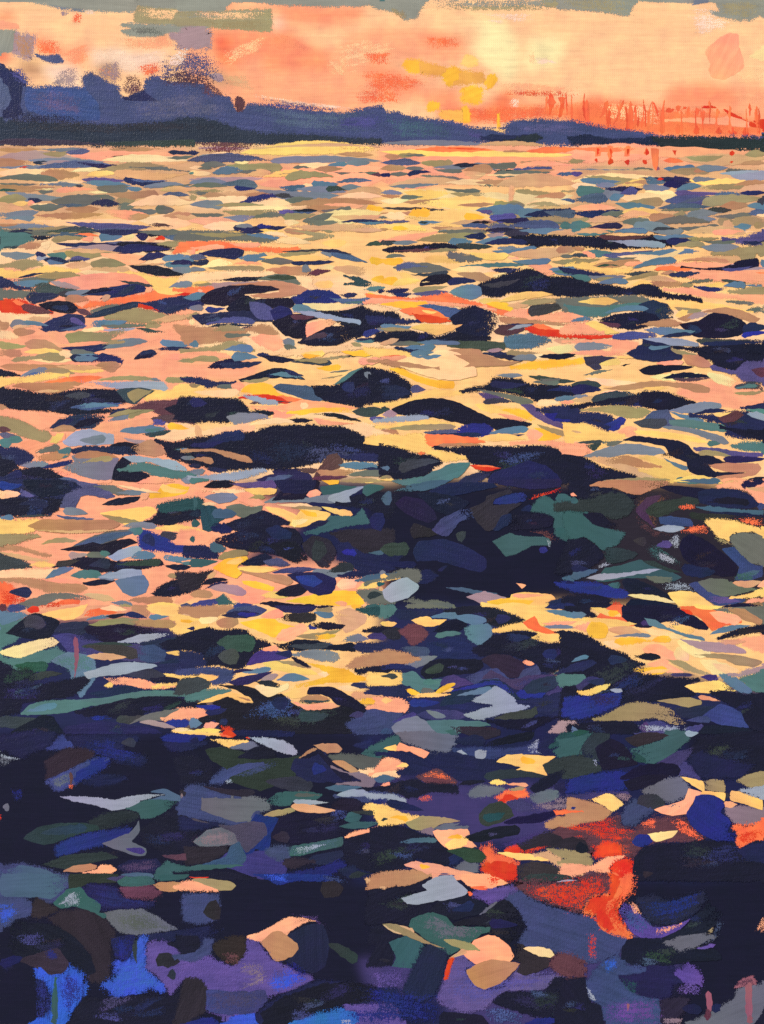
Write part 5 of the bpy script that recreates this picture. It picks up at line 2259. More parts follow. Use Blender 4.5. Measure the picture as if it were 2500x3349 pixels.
wP 780 830 860 770 980 700 1060 740 1130 790 1180 850 1280 880 1180 920 1040 940 880 990 800 990 710 945 800 915 960 870 900 850
dP 960 980 1080 930 1280 900 1330 870 1350 940 1280 980 1100 990
kP 900 1000 1100 990 1350 960 1550 960 1440 1020 1280 1090 1080 1060
vo 80 1010 300 940 60
gP 80 1050 180 980 290 955 380 1000 460 1060 440 1110 120 1110
tP 380 1000 600 990 900 1010 940 1040 780 1060 660 1110 480 1110
xP 560 1040 760 1040 980 1060 1000 1090 820 1110 640 1110 600 1070
lP 1440 1100 1540 1000 1600 950 1680 1010 1680 1080 1560 1110
vo 1540 945 1620 940 30
io -20 1100 100 1090 40
to 1600 1100 1690 1080 40
T 1875 1980 .3783
yB -20 -10 1680 -10 1680 1120 -20 1120
nB -20 560 1680 800 1680 1120 -20 1120
kP -20 -10 330 -10 300 30 150 30 210 90 160 110 -20 60
so -20 80 120 80 60
eP 200 110 330 0 440 0 460 110 540 180 400 180
yP 150 20 260 20 400 60 420 100 320 100 220 60
ao 300 60 410 70 50
kP 420 100 430 0 760 0 920 20 1100 120 1180 180 1160 215 1060 200 880 140 760 150 640 200 560 190 460 140
vo 580 150 760 170 60
eP 920 30 1060 0 1240 50 1440 110 1460 150 1300 180 1200 220 1100 110 980 60
ra 930 30 1040 80 30
po 1180 60 1460 130 90
yo 1040 0 1300 10 40
qP 1220 40 1360 20 1480 10 1680 0 1680 150 1480 110 1400 70
uP 1340 30 1480 30 1640 130 1620 170 1480 130 1400 80
sP 1180 255 1260 200 1380 170 1540 175 1420 210 1280 240
kP 1240 285 1400 210 1600 170 1680 170 1680 230 1480 250 1280 295
xo 1420 230 1690 220 50
po -20 190 300 180 80
ya 100 110 560 160 60
aP 110 210 160 140 270 150 310 210 280 280 220 290 150 270
ha 300 210 600 240 80
go 350 270 680 265 34
fa 260 310 420 360 60
sP 620 110 700 120 820 190 960 240 1120 275 1140 305 1020 290 860 230 720 190 660 180
yo 850 170 1060 220 60
fa 560 190 960 280 60
ao 350 320 760 310 60
ao 680 300 860 295 60
pP 600 380 660 335 760 340 880 410 940 470 860 480 820 500 960 580 820 580 640 510 760 460 620 410
kP 530 435 620 410 720 415 770 450 700 480 600 470
fo 900 360 1000 480 120
ca 900 310 1200 440 140
lP 920 290 1100 310 1360 330 1480 380 1500 420 1320 410 1150 400 1020 350
pP 1420 300 1560 270 1680 270 1680 380 1560 390
ha 1220 300 1500 310 50
oP 1040 425 1240 415 1480 440 1640 485 1580 530 1420 520 1320 470 1200 455
oP 800 465 940 480 1060 540 1220 600 1140 605 1000 570 880 510
ca 1100 480 1420 570 110
fa 1200 500 1440 570 70
ao 510 550 820 550 70
ya 560 600 860 560 40
vo 840 600 1060 605 30
vo 1100 620 1260 640 60
lP 1420 620 1480 560 1680 520 1680 590 1560 600
la 1200 650 1460 600 40
kP -20 240 60 240 160 280 300 370 440 410 520 470 620 510 520 550 600 590 840 620 1100 640 980 690 1060 770 1000 800 760 830 500 840 300 900 160 990 -20 980 -20 620
nP -20 500 160 450 220 500 100 580 -20 600
no 300 470 480 470 90
so -20 490 140 440 40
tP -20 600 100 590 120 640 60 690 -20 700
vP 20 700 120 620 220 620 240 650 140 680 60 740
no 120 660 280 660 60
yP 35 745 140 730 240 690 325 680 280 730 140 785 80 775
wo 320 730 430 745 40
bP -20 800 200 780 420 750 400 860 240 930 60 980 -20 960
nD 100 760 420 760 400 860 120 900
yP 960 700 1080 670 1260 650 1360 700 1450 760 1300 740 1190 760 1060 750
sP 1250 600 1300 580 1440 640 1560 720 1540 770 1440 750 1320 680
tP 1440 640 1560 590 1680 570 1680 750 1580 755
kP 1180 745 1300 740 1480 770 1680 760 1680 1110 1540 1060 1480 1000 1470 920 1380 870 1240 800
po 1080 790 1280 830 36
oP 725 825 860 805 1000 795 1110 820 1110 860 1000 880 860 855
nP 880 890 1100 870 1280 870 1200 940 1060 980 920 960
iP 1120 960 1280 850 1460 930 1480 1000 1520 1060 1300 1040
oP 165 990 320 930 440 860 560 830 700 845 860 890 920 950 980 1000 1000 1040 880 1050 760 1000 650 980 520 1000 320 1005
io 980 1000 1200 990 60
kP -20 1030 60 1020 300 1000 520 1010 560 1110 -20 1110
so -20 1070 50 1080 60
vo 560 1060 680 1050 90
iP 640 1010 760 1000 850 1050 780 1110 660 1060
tP 780 1100 880 1050 940 1110
io 960 1080 1140 1050 60
kP 1090 1090 1140 1040 1360 1040 1560 1080 1540 1110 1100 1110
wD 560 1030 1000 1040 1000 1100 600 1100
T 0 2390 .3783
kB -20 -10 1680 -10 1680 1290 -20 1290
nP 0 100 100 20 400 0 480 20 440 120 300 190 180 240 80 200
wD -20 150 60 210 180 240 100 270 40 310 -20 310
gD -20 200 100 240 160 240 20 310 -20 300
iP 400 160 500 60 640 60 640 150 520 170
nP 560 60 800 30 1200 60 1060 130 1080 180 1240 220 1270 270 1180 310 1000 270 860 210 720 180 620 130
bD 640 80 1000 60 1000 150 1240 200 1240 300 900 240 720 170
do 1040 110 1180 100 80
bP 1390 60 1500 20 1680 20 1680 110 1520 110 1420 90
nP 1420 100 1680 100 1620 180 1460 170
ca 1470 10 1690 5 20
xP 400 260 540 160 740 150 820 180 800 230 640 320 480 400 400 430
iP 400 430 560 360 760 260 860 225 930 240 930 300 820 370 660 460 480 520
bP 640 340 860 230 940 260 920 310 780 390 640 450
gD 410 430 560 360 640 360 620 450 480 510
mo 612 350 612 480 30
eD 590 470 640 460 640 510 590 510
nP 700 450 840 380 1100 400 1000 460 820 480
bD 90 500 200 500 200 600 130 620
wP 520 570 700 570 860 580 990 600 1100 570 1280 545 1430 550 1340 580 1220 610 1160 660 1060 680 960 695 880 660 740 630 600 600
sP 1300 530 1420 500 1560 570 1560 610 1400 600 1280 600 1430 555
tP 1080 670 1240 610 1400 590 1560 605 1460 690 1340 750 1220 760 1200 710
lo 1560 540 1690 620 80
xP 1560 520 1680 510 1680 760 1600 640
xP 770 790 900 720 1060 690 1200 710 1200 750 1000 820 860 850
go 20 670 80 660 60
rD -20 720 10 720 20 780 -20 780
dP 200 930 320 840 500 800 700 800 840 820 860 860 700 890 480 970 380 990 260 960
jo 340 890 760 840 80
bP 480 1010 620 930 800 880 1000 850 1130 840 1120 900 1000 940 860 1000 680 1040 500 1090
gP 880 980 1000 930 1140 870 1200 780 1210 880 1140 960 1260 1020 1260 1080 1160 1080 1040 1040
vo 1080 1020 1260 1050 60
xD 400 1130 700 1060 1040 1040 1060 1100 800 1150 480 1180
dP 360 1160 560 1080 900 1050 1020 1100 820 1140 560 1200
nP 1000 1180 1120 1120 1360 1110 1400 1180 1340 1240 1100 1240
vD 1000 1160 1200 1120 1380 1110 1360 1220 1060 1240
uP 545 1220 640 1165 780 1150 840 1165 820 1200 700 1225
pP 700 1230 840 1200 860 1165 960 1165 1010 1210 960 1235 820 1240
iP 20 1170 160 1150 340 1180 560 1260 560 1290 20 1290
sP 60 1200 180 1160 380 1200 560 1290 60 1290
so 1040 1250 1340 1260 40
tP 1350 1200 1450 1130 1520 1150 1660 1190 1620 1240 1680 1290 1340 1290
kP 1200 880 1300 800 1560 660 1680 800 1680 1150 1500 1140 1380 1040 1240 960
mo 1400 1080 1680 1080 60
T 625 2390 .3783
kB -20 -10 1680 -10 1680 1290 -20 1290
yP -20 0 260 20 380 40 300 50 -20 30
rP 260 40 300 -5 360 10 400 40 340 65
ea 240 30 360 55 24
nP 360 0 900 0 880 60 500 50 400 50
no -20 90 70 90 60
yP 150 85 230 60 340 85 500 90 420 120 320 145
gP 340 150 440 110 520 90 590 140 500 170
wP 490 55 620 50 800 90 880 130 920 190 880 215 740 180 600 120
ra 470 60 510 70 16
dP 120 170 260 140 440 180 640 220 800 240 960 220 900 400 600 520 340 440 300 330 180 260
kP 400 230 560 140 700 150 740 230 560 250
kP -20 240 60 220 180 300 190 400 100 450 -20 450
iP 160 450 240 360 400 270 640 250 660 310 480 370 340 430 260 460
iD 300 420 500 340 700 260 760 300 500 400
wD 280 430 350 420 380 460 300 470
do 640 440 1060 480 120
iP -20 480 120 480 300 540 500 560 660 640 600 740 540 780 460 870 300 810 -20 740
gP 80 560 280 560 520 570 680 620 680 680 560 730 520 800 400 820 200 760 60 700
xo 100 480 560 540 60
nP 900 240 1020 240 1160 180 1200 280 1480 430 1300 450 1000 440 860 330
bo 1040 330 1180 340 100
kP 1080 170 1140 180 1240 280 1480 435 1320 440 1180 300
qP 1190 220 1300 200 1680 230 1680 320 1500 340 1380 290 1240 270
uP 1060 125 1160 110 1260 115 1310 160 1280 190 1180 195 1120 170
uP 930 240 1000 180 1060 150 1090 160 1020 200
tP 1480 200 1560 150 1680 80 1680 240 1560 235
no 1400 130 1600 90 80
lP 1210 310 1360 360 1460 350 1600 430 1560 500 1440 480 1340 470 1250 465 1400 440 1480 440
uP 1220 265 1300 255 1400 310 1450 355 1380 365 1290 310
fP 1450 350 1560 330 1680 330 1680 400 1560 400
so 1580 420 1690 410 60
sP 1160 500 1260 470 1400 480 1480 490 1300 530
iP 1230 570 1400 520 1580 500 1680 510 1680 600 1500 620 1420 590
wo 1260 560 1540 540 60
tP 640 610 760 530 960 525 1140 550 1080 600 900 600 860 650 720 660
qo 880 560 1130 560 50
wo 880 610 1200 620 40
hP 860 660 900 630 1040 640 1160 670 1260 690 1140 715 1000 710 920 695
oP 620 740 720 690 880 670 900 695 780 740
bP 400 930 480 850 560 720 640 740 780 760 780 840 700 880 680 1020 620 1060 560 1020 500 1090 420 1050
vP 0 760 120 800 340 820 540 780 640 800 660 900 480 1060 400 960 240 830
vP 200 1160 360 1020 460 1080 560 1040 700 1040 820 1150 820 1250 600 1290 360 1200
kP 680 920 760 740 920 710 1160 720 1280 690 1480 680 1480 780 1300 850 1420 860 1200 960 1000 980 860 970
xo 700 920 860 930 90
kP 1170 650 1300 590 1420 590 1480 640 1460 700 1280 700
bo 1540 580 1690 610 60
yP 1480 680 1540 630 1680 660 1680 720 1600 700
do 1380 700 1680 720 40
tP 1320 770 1380 700 1480 740 1440 790 1360 800
tP 1280 830 1420 790 1640 790 1540 840 1380 850
yo 1580 745 1690 745 40
pP 1330 920 1420 870 1560 850 1680 800 1680 860 1540 890 1360 940
nP -20 750 60 770 250 810 160 840 60 860 -20 860
vD 20 900 160 860 330 840 400 900 400 1000 200 1000 20 1000
gP 20 960 140 860 260 840 380 890 400 980 240 1000 80 1000
lD 20 960 140 860 260 840 380 890 400 980 240 1000 80 1000
iP 300 1090 340 1000 420 960 480 1100 440 1160 260 1160 60 1170
xP -20 1000 120 1000 320 1005 320 1040 240 1100 120 1140 -20 1160
to -20 1190 460 1165 44
kP -20 1225 160 1210 360 1230 580 1270 560 1290 -20 1290
tP 840 1080 880 1000 1100 960 1310 920 1310 1000 1120 1040 960 1080
sD 700 1020 840 1000 1100 960 1310 920 1300 1000 1000 1070 820 1090
wD 860 1020 1100 970 1200 980 920 1090
iP 700 1000 840 1000 860 1100 760 1130 640 1060
nP 980 1130 1080 1070 1310 1040 1310 1100 1200 1160 1060 1160
xP 780 1150 820 1110 900 1100 1080 1125 1000 1160 900 1190 820 1185
bP 700 1270 900 1220 1100 1190 1300 1120 1340 1180 1200 1240 1000 1290 720 1290
bD 960 1200 1200 1140 1330 1080 1330 1180 1100 1260 960 1270
ra -20 1265 160 1268 16
kP 1320 940 1480 890 1680 860 1680 1240 1500 1220 1340 1120
no 1240 1200 1440 1220 90
do 1360 1260 1560 1240 50
uo 1600 1270 1690 1250 60
T 1250 2390 .3783
nB -20 -10 1680 -10 1680 1290 -20 1290
vB -20 450 1680 450 1680 1000 -20 700
gP 120 30 180 0 500 0 640 50 640 100 580 180 440 180 200 110
tP 540 0 620 -10 660 40 600 40
tP -20 120 60 60 140 40 160 110 40 160 -20 190
xP 640 0 1020 -10 1020 40 880 80 780 50
no 620 100 900 90 90
kP 860 150 920 90 1200 20 1320 10 1300 80 1120 110 960 140
iP 600 170 800 140 1040 160 1240 130 1360 90 1360 200 1060 220 900 260 700 200
wP 640 180 690 160 740 210 700 210
wP 805 180 860 160 910 170 900 230 830 270 805 260
wD 1240 150 1360 60 1350 180 1400 210 1280 200
nP 1340 180 1400 60 1560 40 1680 60 1580 130 1440 170 1420 220
jP 1440 150 1560 20 1680 0 1680 60 1560 130
tP 1480 180 1560 120 1680 60 1680 210 1540 230
yo 10 155 140 145 50
pP 120 170 150 100 220 130 340 155 410 190 360 240 260 190 160 175
xo -20 260 40 280 100
pP -20 390 20 240 100 240 220 300 100 350
yo 120 310 230 300 36
nP -20 200 140 180 300 220 440 310 400 350 240 380 120 370 260 300 140 240 40 220
nP 380 240 440 190 640 185 760 220 900 240 1190 310 1180 350 1000 360 880 420 740 470 600 400 480 320
yP 990 270 1080 210 1200 205 1500 225 1440 270 1390 300 1430 390 1340 370 1240 350 1080 370 1200 320 1100 290
ao 1190 240 1340 270 60
do 880 400 1420 400 80
dP 1390 300 1500 240 1640 240 1680 330 1680 420 1480 400 1420 360
kP 1280 500 1360 430 1460 370 1600 310 1620 340 1520 450 1420 510 1320 540
no 1480 490 1680 480 110
so -20 410 130 410 70
mP 300 400 420 340 500 340 640 440 640 465 480 450 360 440
eD 320 390 430 340 560 370 640 460 440 450
mo 340 420 620 440 60
po -20 475 80 470 40
kP -20 510 140 440 280 420 400 450 580 460 660 480 660 540 560 540 420 530 300 580 220 590 120 540
ka 660 470 900 440 40
wP -20 540 80 545 200 590 210 630 140 630 40 590 -20 590
eD 290 590 400 540 450 580 400 620 340 620
ya 930 450 1100 460 40
po 1080 465 1270 475 36
gP 760 520 860 470 1060 500 1000 550 880 570 760 570
oo 1090 510 1240 500 40
eP 980 580 1060 530 1240 510 1270 570 1160 590 1060 630
rP 1020 600 1060 540 1140 550 1180 590 1080 610 1050 635
eo 1060 550 1240 535 34
gP 1280 570 1380 520 1520 520 1500 600 1360 640 1300 610
vP 1080 620 1200 590 1300 640 1280 700 1160 700
lD 1300 640 1500 570 1680 570 1680 680 1480 700 1320 700
uo 1600 600 1690 600 50
no 40 620 360 690 80
yP -20 670 80 680 240 730 340 750 220 790 80 830 -20 840
ao 60 750 230 770 50
do -20 780 60 760 30
oP 200 800 340 740 500 745 680 780 520 810 400 860 280 860
ga 440 850 680 800 50
go 500 840 760 830 50
dP 840 720 920 640 1040 610 1120 680 1140 740 1040 790 920 830 850 800
jo 860 760 1080 710 90
kP 1050 790 1160 750 1340 720 1520 685 1560 700 1500 740 1360 800 1200 805 1080 810
ko 980 880 1160 830 80
kP 710 930 820 880 1000 830 1160 820 1200 850 1180 900 980 940 820 970
uP 1410 800 1520 750 1680 720 1680 830 1500 860 1420 840
po 1600 730 1690 710 40
lo 300 880 460 870 60
pP 440 870 560 855 740 850 760 900 700 930 780 960 820 1010 700 1010 580 1030 480 960
yP 540 980 680 900 760 940 740 990 660 1020 580 1030
ao 560 930 700 920 40
kP -20 850 100 815 240 850 360 910 480 930 560 1020 660 1060 690 1110 640 1170 500 1160 300 1110 160 1190 -20 1230
so 140 970 480 950 44
nP 560 1090 640 1050 690 1090 660 1160 580 1160
dP 560 1040 700 1010 840 1030 900 1090 860 1140 740 1140 690 1100
gP 620 1180 720 1130 840 1160 820 1230 720 1230
pP 190 1160 280 1130 500 1160 640 1200 800 1230 900 1290 460 1290 360 1230 240 1180
ao 320 1165 420 1180 44
uP -20 1230 200 1210 360 1210 440 1270 440 1290 -20 1290
io 480 1260 640 1255 50
xP 1080 1010 1200 960 1400 880 1680 850 1680 1060 1540 1020 1400 1020 1240 1060
eP 870 1020 930 990 980 1060 1120 1080 1170 1160 1160 1290 940 1290 860 1180 900 1100
rP 860 1190 960 1100 1100 1110 1180 1200 1160 1290 960 1290
rD 1000 1060 1160 980 1220 1060 1400 990 1460 1000 1340 1060 1100 1090
rP 1050 1040 1160 980 1200 1050 1120 1070
yP 1000 1060 1100 1050 1300 1070 1500 1100 1440 1130 1280 1120 1180 1120
hP 1300 1080 1440 1040 1560 1120 1680 1200 1680 1270 1540 1180 1440 1130
oP 1420 1030 1520 1020 1680 1070 1680 1130 1540 1100
dP 1160 1170 1300 1125 1460 1160 1560 1220 1640 1290 1180 1290
vD 1140 920 1400 860 1300 980 1060 1030 960 1000
rD 1560 880 1680 860 1680 930 1560 920
T 1875 2390 .3783
nB -20 -10 1680 -10 1680 1290 -20 1290
kB 1000 -10 1680 -10 1680 300 1100 300
jo -20 30 140 10 50
tP -20 80 60 40 160 20 100 100 40 200 -20 200
dP 40 200 100 100 180 20 320 30 300 100 200 160 240 280 180 260
kP 190 150 320 70 440 120 560 290 420 320 260 340
dP -20 240 60 210 180 240 250 340 160 370 -20 420
wD 160 240 210 260 210 310 180 290
tP 440 150 560 130 780 80 800 0 960 0 1010 70 900 170 780 260 680 300 580 280 500 210
jo 500 200 640 270 70
iP 520 20 700 0 800 0 740 30 560 40
wo 960 20 1090 20 50
xP 450 70 600 15 740 15 830 45 700 100 560 140 500 120
vP 700 300 900 180 1060 140 1000 240 900 320 760 320
kP 1000 220 1100 60 1680 0 1680 340 1480 400 1300 420 1120 410 1060 330
nP 1000 240 1100 180 1300 240 1560 300 1420 410 1120 410
vP 820 340 960 270 1040 320 1110 430 1000 420 920 390
bP -20 420 200 370 420 350 640 370 640 440 400 510 200 520 -20 540
ko 400 420 940 340 110
kP 440 440 640 380 840 380 700 470 500 520
yP 930 400 1020 410 1130 440 1140 530 1040 480
gP 600 530 700 460 840 410 930 395 1000 470 990 560 900 600 820 620 740 570
dP 550 640 580 560 720 550 800 630 720 680 600 690
vP -20 560 200 530 360 520 480 540 280 550 120 600
yP 120 600 300 540 380 580 440 640 340 700 240 640
lD 340 560 440 520 520 560 500 630 430 620
uP -20 580 120 610 280 660 340 710 240 780 -20 810
eP -20 690 80 680 100 710 -20 730
bo -20 670 30 670 30
iP 420 750 460 660 540 600 700 680 600 760 520 820 440 820
pP 700 680 840 640 960 600 1000 500 1120 540 1050 600 980 720 860 735 780 720
gD 740 640 900 630 960 660 840 670
oP 1115 430 1200 415 1300 430 1320 530 1220 530 1140 510
yP 1130 520 1240 530 1320 540 1310 610 1220 560 1100 550
oP 1420 430 1520 370 1620 340 1680 380 1680 480 1540 500 1480 470
wP 1440 520 1680 470 1680 580 1560 560
wD 1400 510 1560 490 1680 470 1680 600 1540 560
yP 1370 520 1480 540 1640 600 1640 690 1500 640 1360 600
do 1320 540 1350 590 50
po 1300 630 1420 640 50
bP 980 700 1040 640 1060 560 1180 550 1290 600 1310 650 1280 710 1340 750 1370 800 1340 880 1420 890 1410 960 1240 960 1120 900 1030 830 990 760
lP 1320 680 1480 650 1680 700 1680 800 1480 830 1380 790
eP 1380 830 1500 820 1680 790 1680 900 1560 960 1440 1020 1410 980 1420 890
rD 1400 880 1600 840 1680 880 1540 980 1430 1020
mP -20 860 200 800 400 740 430 830 540 840 700 760 860 740 980 760 1040 860 1130 920 1060 970 800 960 660 980 560 1060 520 1110 300 1100 160 1080 100 960 -20 900
rD -20 830 340 740 440 840 560 860 500 980 260 960 60 880
rD 140 980 420 960 540 1040 420 1090 180 1090
eD 580 800 700 740 720 850 600 850
eD 820 780 940 760 1120 900 1120 960 940 900
rP 180 1090 260 960 400 980 440 1080 320 1100
bP 510 960 560 900 660 900 690 960 620 1010 540 1000
cP 645 895 760 875 910 865 860 920 720 965
ko 20 1000 140 1040 90
kP 520 1290 520 1130 600 1010 760 980 960 970 1140 950 1400 970 1420 1030 1580 960 1680 960 1680 1290
nP 1420 1040 1540 980 1680 980 1680 1120 1500 1120
oP -20 1075 100 1080 180 1120 160 1170 80 1170 -20 1150
pP -20 1150 160 1170 280 1100 440 1080 400 1130 320 1180 330 1230 260 1230 160 1210 40 1260 -20 1290
rP 320 1260 340 1160 430 1110 520 1120 520 1290 330 1290
mP 40 1280 140 1220 260 1230 320 1290 40 1290
xo 600 1250 700 1230 60
T 0 2860 .3783
kB -20 -10 1680 -10 1680 1310 -20 1310
iP -20 20 40 0 600 0 580 130 480 240 380 260 300 200 160 220 -20 210
sP 20 0 590 0 570 120 440 220 320 200 160 200 20 190
iP -20 200 200 200 300 280 260 360 120 400 60 450 -20 460
zD -20 260 120 240 160 340 60 450 -20 460
xP 270 280 320 200 430 260 500 300 400 360 280 380
dP 600 0 1020 0 1000 70 760 80 700 120 600 130
ia 920 40 1160 20 50
tP 1010 60 1080 20 1300 20 1340 80 1200 110 1040 100
tD 1000 70 1080 20 1300 10 1340 90 1160 120 1000 110
tP 1360 20 1440 0 1640 0 1600 40 1400 60
uP 1320 90 1400 65 1560 70 1640 110 1480 155 1380 140
pP 1560 70 1680 50 1680 110 1620 110
tP 460 250 580 130 700 110 760 190 880 250 860 330 940 340 900 390 800 330 640 280 520 300
wD 500 260 600 150 680 140 700 260 560 290
nP 700 130 780 80 1000 110 1060 190 1180 230 1330 230 1320 280 1100 300 900 310 840 260 740 190
bD 720 110 1000 120 1040 200 1320 240 1300 280 880 300
mP 1040 120 1300 100 1400 160 1320 220 1100 200
gP 900 340 1000 310 1200 300 1360 360 1540 470 1440 500 1200 525 1040 500 960 430
qD 920 350 1200 310 1360 370 1520 470 1240 520 1040 480
nP 1180 530 1400 510 1680 450 1680 560 1440 580 1260 570
xP 420 390 560 310 760 310 900 380 1000 510 960 620 940 900 800 940 720 860 780 700 560 500
kP 90 420 160 370 260 410 440 430 640 540 780 700 840 850 720 890 600 760 480 640 400 660 160 740 60 620
dP 160 740 400 660 500 640 600 780 540 860 400 870 280 800
bD 380 680 430 630 520 720 440 760 390 740
zP 300 840 400 860 560 860 600 800 700 860 740 990 700 1120 600 1200 580 1300 300 1300 440 1160 440 1050 380 920
bD 300 840 420 870 460 1060 440 1300 320 1300
bD 560 800 740 960 720 1120 560 1220 500 1000
to 480 880 475 1290 50
nP 960 560 1160 520 1160 640 1100 740 1000 720
bD 960 540 1160 530 1160 760 1000 780
zP 890 970 1000 880 1000 760 1140 740 1160 640 1200 560 1260 550 1270 820 1400 950 1420 1010 1280 980 1200 1040 1040 1060 990 1070 960 1010
zD 900 960 1000 760 1140 720 1260 700 1280 840 1440 980 1240 1000 1000 1080
do 1178 540 1182 780 46
vP 1270 820 1280 600 1440 580 1560 650 1680 680 1680 800 1560 940 1480 1040 1420 960 1360 880
xo 1340 740 1560 760 120
vD 1480 960 1560 800 1680 760 1680 880 1560 980
do 1440 880 1520 860 90
kP 1440 600 1560 570 1680 550 1680 690 1560 660
nD 0 820 100 740 120 820 40 860
no 0 780 200 720 80
kP 720 1060 980 1080 1240 1040 1480 1060 1680 920 1680 1310 600 1310 640 1200
T 625 2860 .3783
kB -20 -10 1680 -10 1680 1310 -20 1310
oP 0 50 80 30 240 50 350 65 390 100 360 135 240 140 80 80
pP -20 60 60 60 180 110 235 130 220 150 120 150 -20 120
bP 540 0 1240 0 1340 80 1120 70 900 60 760 95 640 40
zD 600 0 860 0 840 80 700 60
iD 1100 0 1300 20 1360 90 1200 80
hP 1510 40 1600 20 1680 0 1680 140 1600 130 1540 90
xo 1120 140 1320 120 130
iP -20 180 240 180 220 380 100 430 -20 400
xo 100 330 260 300 160
nD -20 440 240 430 260 520 180 640 60 700 -20 740
iP -20 720 80 620 100 540 200 560 160 700 60 760
kP -20 540 60 530 80 600 40 680 -20 690
xP 180 620 280 560 460 530 490 660 440 760 360 790 240 720
mD 260 680 420 680 420 800 300 780
vP -20 900 60 760 150 710 260 770 370 800 480 680 490 570 600 600 700 740 840 800 1060 900 900 1000 700 1050 620 1110 540 1200 300 1240 120 1160 120 980
lD 360 840 460 760 640 760 660 960 500 1010 400 1000
vD -20 800 150 720 360 820 520 800 640 860 620 980 300 1000 100 920
zD 660 860 860 800 1060 900 900 980 760 1040 660 980
iP 120 1000 320 1010 520 1010 640 1000 660 1090 560 1190 340 1220 140 1180
iD 120 1000 640 1000 660 1090 520 1200 140 1190
zP 280 1290 380 1220 540 1210 580 1310 280 1310
bP -20 1270 180 1240 220 1310 -20 1310
xP -20 900 80 910 140 1000 110 1200 -20 1280
vD 860 340 1100 360 1200 500 1140 430 1000 380
pP 480 540 620 490 760 410 850 365 980 370 1090 405 980 430 860 500 820 530 740 490 600 590 500 560
nP 820 540 900 490 1000 440 1140 430 1200 600 1160 800 1060 860 900 800 830 750 930 650 900 590
bD 780 760 900 760 1060 880 960 900
uP 600 590 720 490 780 490 920 600 930 650 880 710 780 750 720 750 660 660
do 1180 600 1440 760 90
nP 560 1230 660 1120 860 1010 1100 920 1400 960 1680 980 1680 1110 1400 1140 1140 1180 960 1250 880 1310 580 1310
kP 600 1200 800 1060 1140 940 1600 940 1640 1100 1320 1140 1000 1230 860 1310 640 1310
zP 880 1290 1060 1210 1300 1170 1480 1200 1460 1310 880 1310
vP 1320 1150 1480 1130 1680 1110 1680 1310 1460 1310 1440 1200
bD 1320 1180 1680 1140 1680 1310 1360 1310
wD 1280 1260 1400 1250 1400 1300 1300 1300
vD 1580 860 1680 840 1680 1000 1580 980
T 1250 2860 .3783
kB -20 -10 1680 -10 1680 1310 -20 1310
vB -20 760 1680 760 1680 1310 -20 1310
nB -20 1050 500 1050 560 1310 -20 1310
uP -20 0 430 0 360 60 240 100 100 110 -20 130
kP -20 140 200 110 430 20 360 130 160 200 420 260 440 340 260 390 220 450 80 420 -20 430
pP 430 0 940 0 1090 80 980 110 940 130 780 110 720 80 640 0 560 10
eo 940 120 760 110 40
rD 920 0 1180 0 1160 50 1080 60 980 30 980 110 900 110
rP 940 10 1000 -10 1170 0 1140 45 1080 50
wP 345 95 480 20 600 5 640 50 740 140 720 180 560 235 460 230 340 260 220 255 160 205 280 170 390 140
vP 770 170 860 120 1000 120 1100 90 1180 110 1200 210 1100 220 1000 240 920 250 840 210
eo 740 150 780 185 30
dP 1180 50 1300 0 1600 0 1640 40 1400 70 1240 70
mP 1160 80 1300 60 1540 70 1700 30 1990 0 1990 160 1830 200 1770 300 1680 340 1480 260 1300 210 1200 170
rD 1200 90 1680 60 1680 330 1480 270 1220 160
wa 1510 65 1690 55 16
iP 1060 210 1200 130 1260 200 1480 290 1680 350 1832 380 1872 480 2050 550 2070 640 1910 740 1750 760 1630 770 1560 690 1480 680 1400 640 1200 620 1180 580 1250 450 1160 300
kP 420 330 480 240 720 190 920 265 860 350 720 370 640 400 560 370
no 600 310 800 260 90
kP 600 440 700 390 880 350 940 270 1060 215 1140 260 1240 400 1240 500 1180 570 1100 590 1000 560 940 470 860 440
no 920 420 1180 440 80
gP 840 355 900 290 980 240 1000 245 900 330
tP 230 450 260 380 420 330 560 370 640 450 940 455 930 500 860 520 800 570 660 660 580 700 420 600 300 500
tP 60 590 180 540 260 500 380 580 340 700 260 820 140 810 80 800 120 720
gD 260 390 420 340 600 430 900 470 800 560 500 560
kP -20 440 100 480 170 550 80 580 30 600 -20 590
kP -20 590 40 590 100 690 90 790 -20 800
ho 10 440 280 500 70
oP 0 430 120 430 260 490 380 570 540 640 460 630 340 590 200 530 80 480
pP 690 690 800 570 920 525 1000 540 1100 620 1140 710 1100 760 960 740 810 780 740 730
hP 580 730 700 640 740 680 640 720
oP 530 565 620 560 760 590 850 660 740 660 600 620
vP 540 900 620 720 700 690 800 780 720 830 780 940 860 1000 1040 990 1200 800 1260 860 1580 880 1400 1000 1040 1020 900 1160 700 1200 480 1100 520 960
vD 480 1000 640 700 800 780 740 860 860 1000 1060 960 1200 860 1600 840 1560 920 1040 1040 880 1140 600 1140
vD -20 830 240 820 220 960 -20 980
nP 180 1010 260 830 360 610 440 610 570 680 570 740 500 960 440 1060 320 1110
rP 535 910 570 750 620 710 610 780 570 910
uP 730 830 860 760 960 735 1100 755 1195 775 1100 880 1000 960 880 1000 800 960 750 900
xP 1120 740 1140 600 1220 600 1300 700 1440 730 1440 800 1240 880 1160 840 1200 770
co 1215 640 1490 700 76
mP 1440 780 1500 700 1580 680 1680 740 1680 900 1560 880
bD -20 960 480 1040 500 1300 -20 1310
kP 520 1190 700 1200 860 1220 920 1310 500 1310
kP 960 1110 1080 1020 1400 1010 1500 890 1680 900 1680 1280 1400 1240 1200 1200
vD 860 1160 1080 1140 1240 1240 1200 1310 960 1310
bo 1240 1290 1600 1270 50
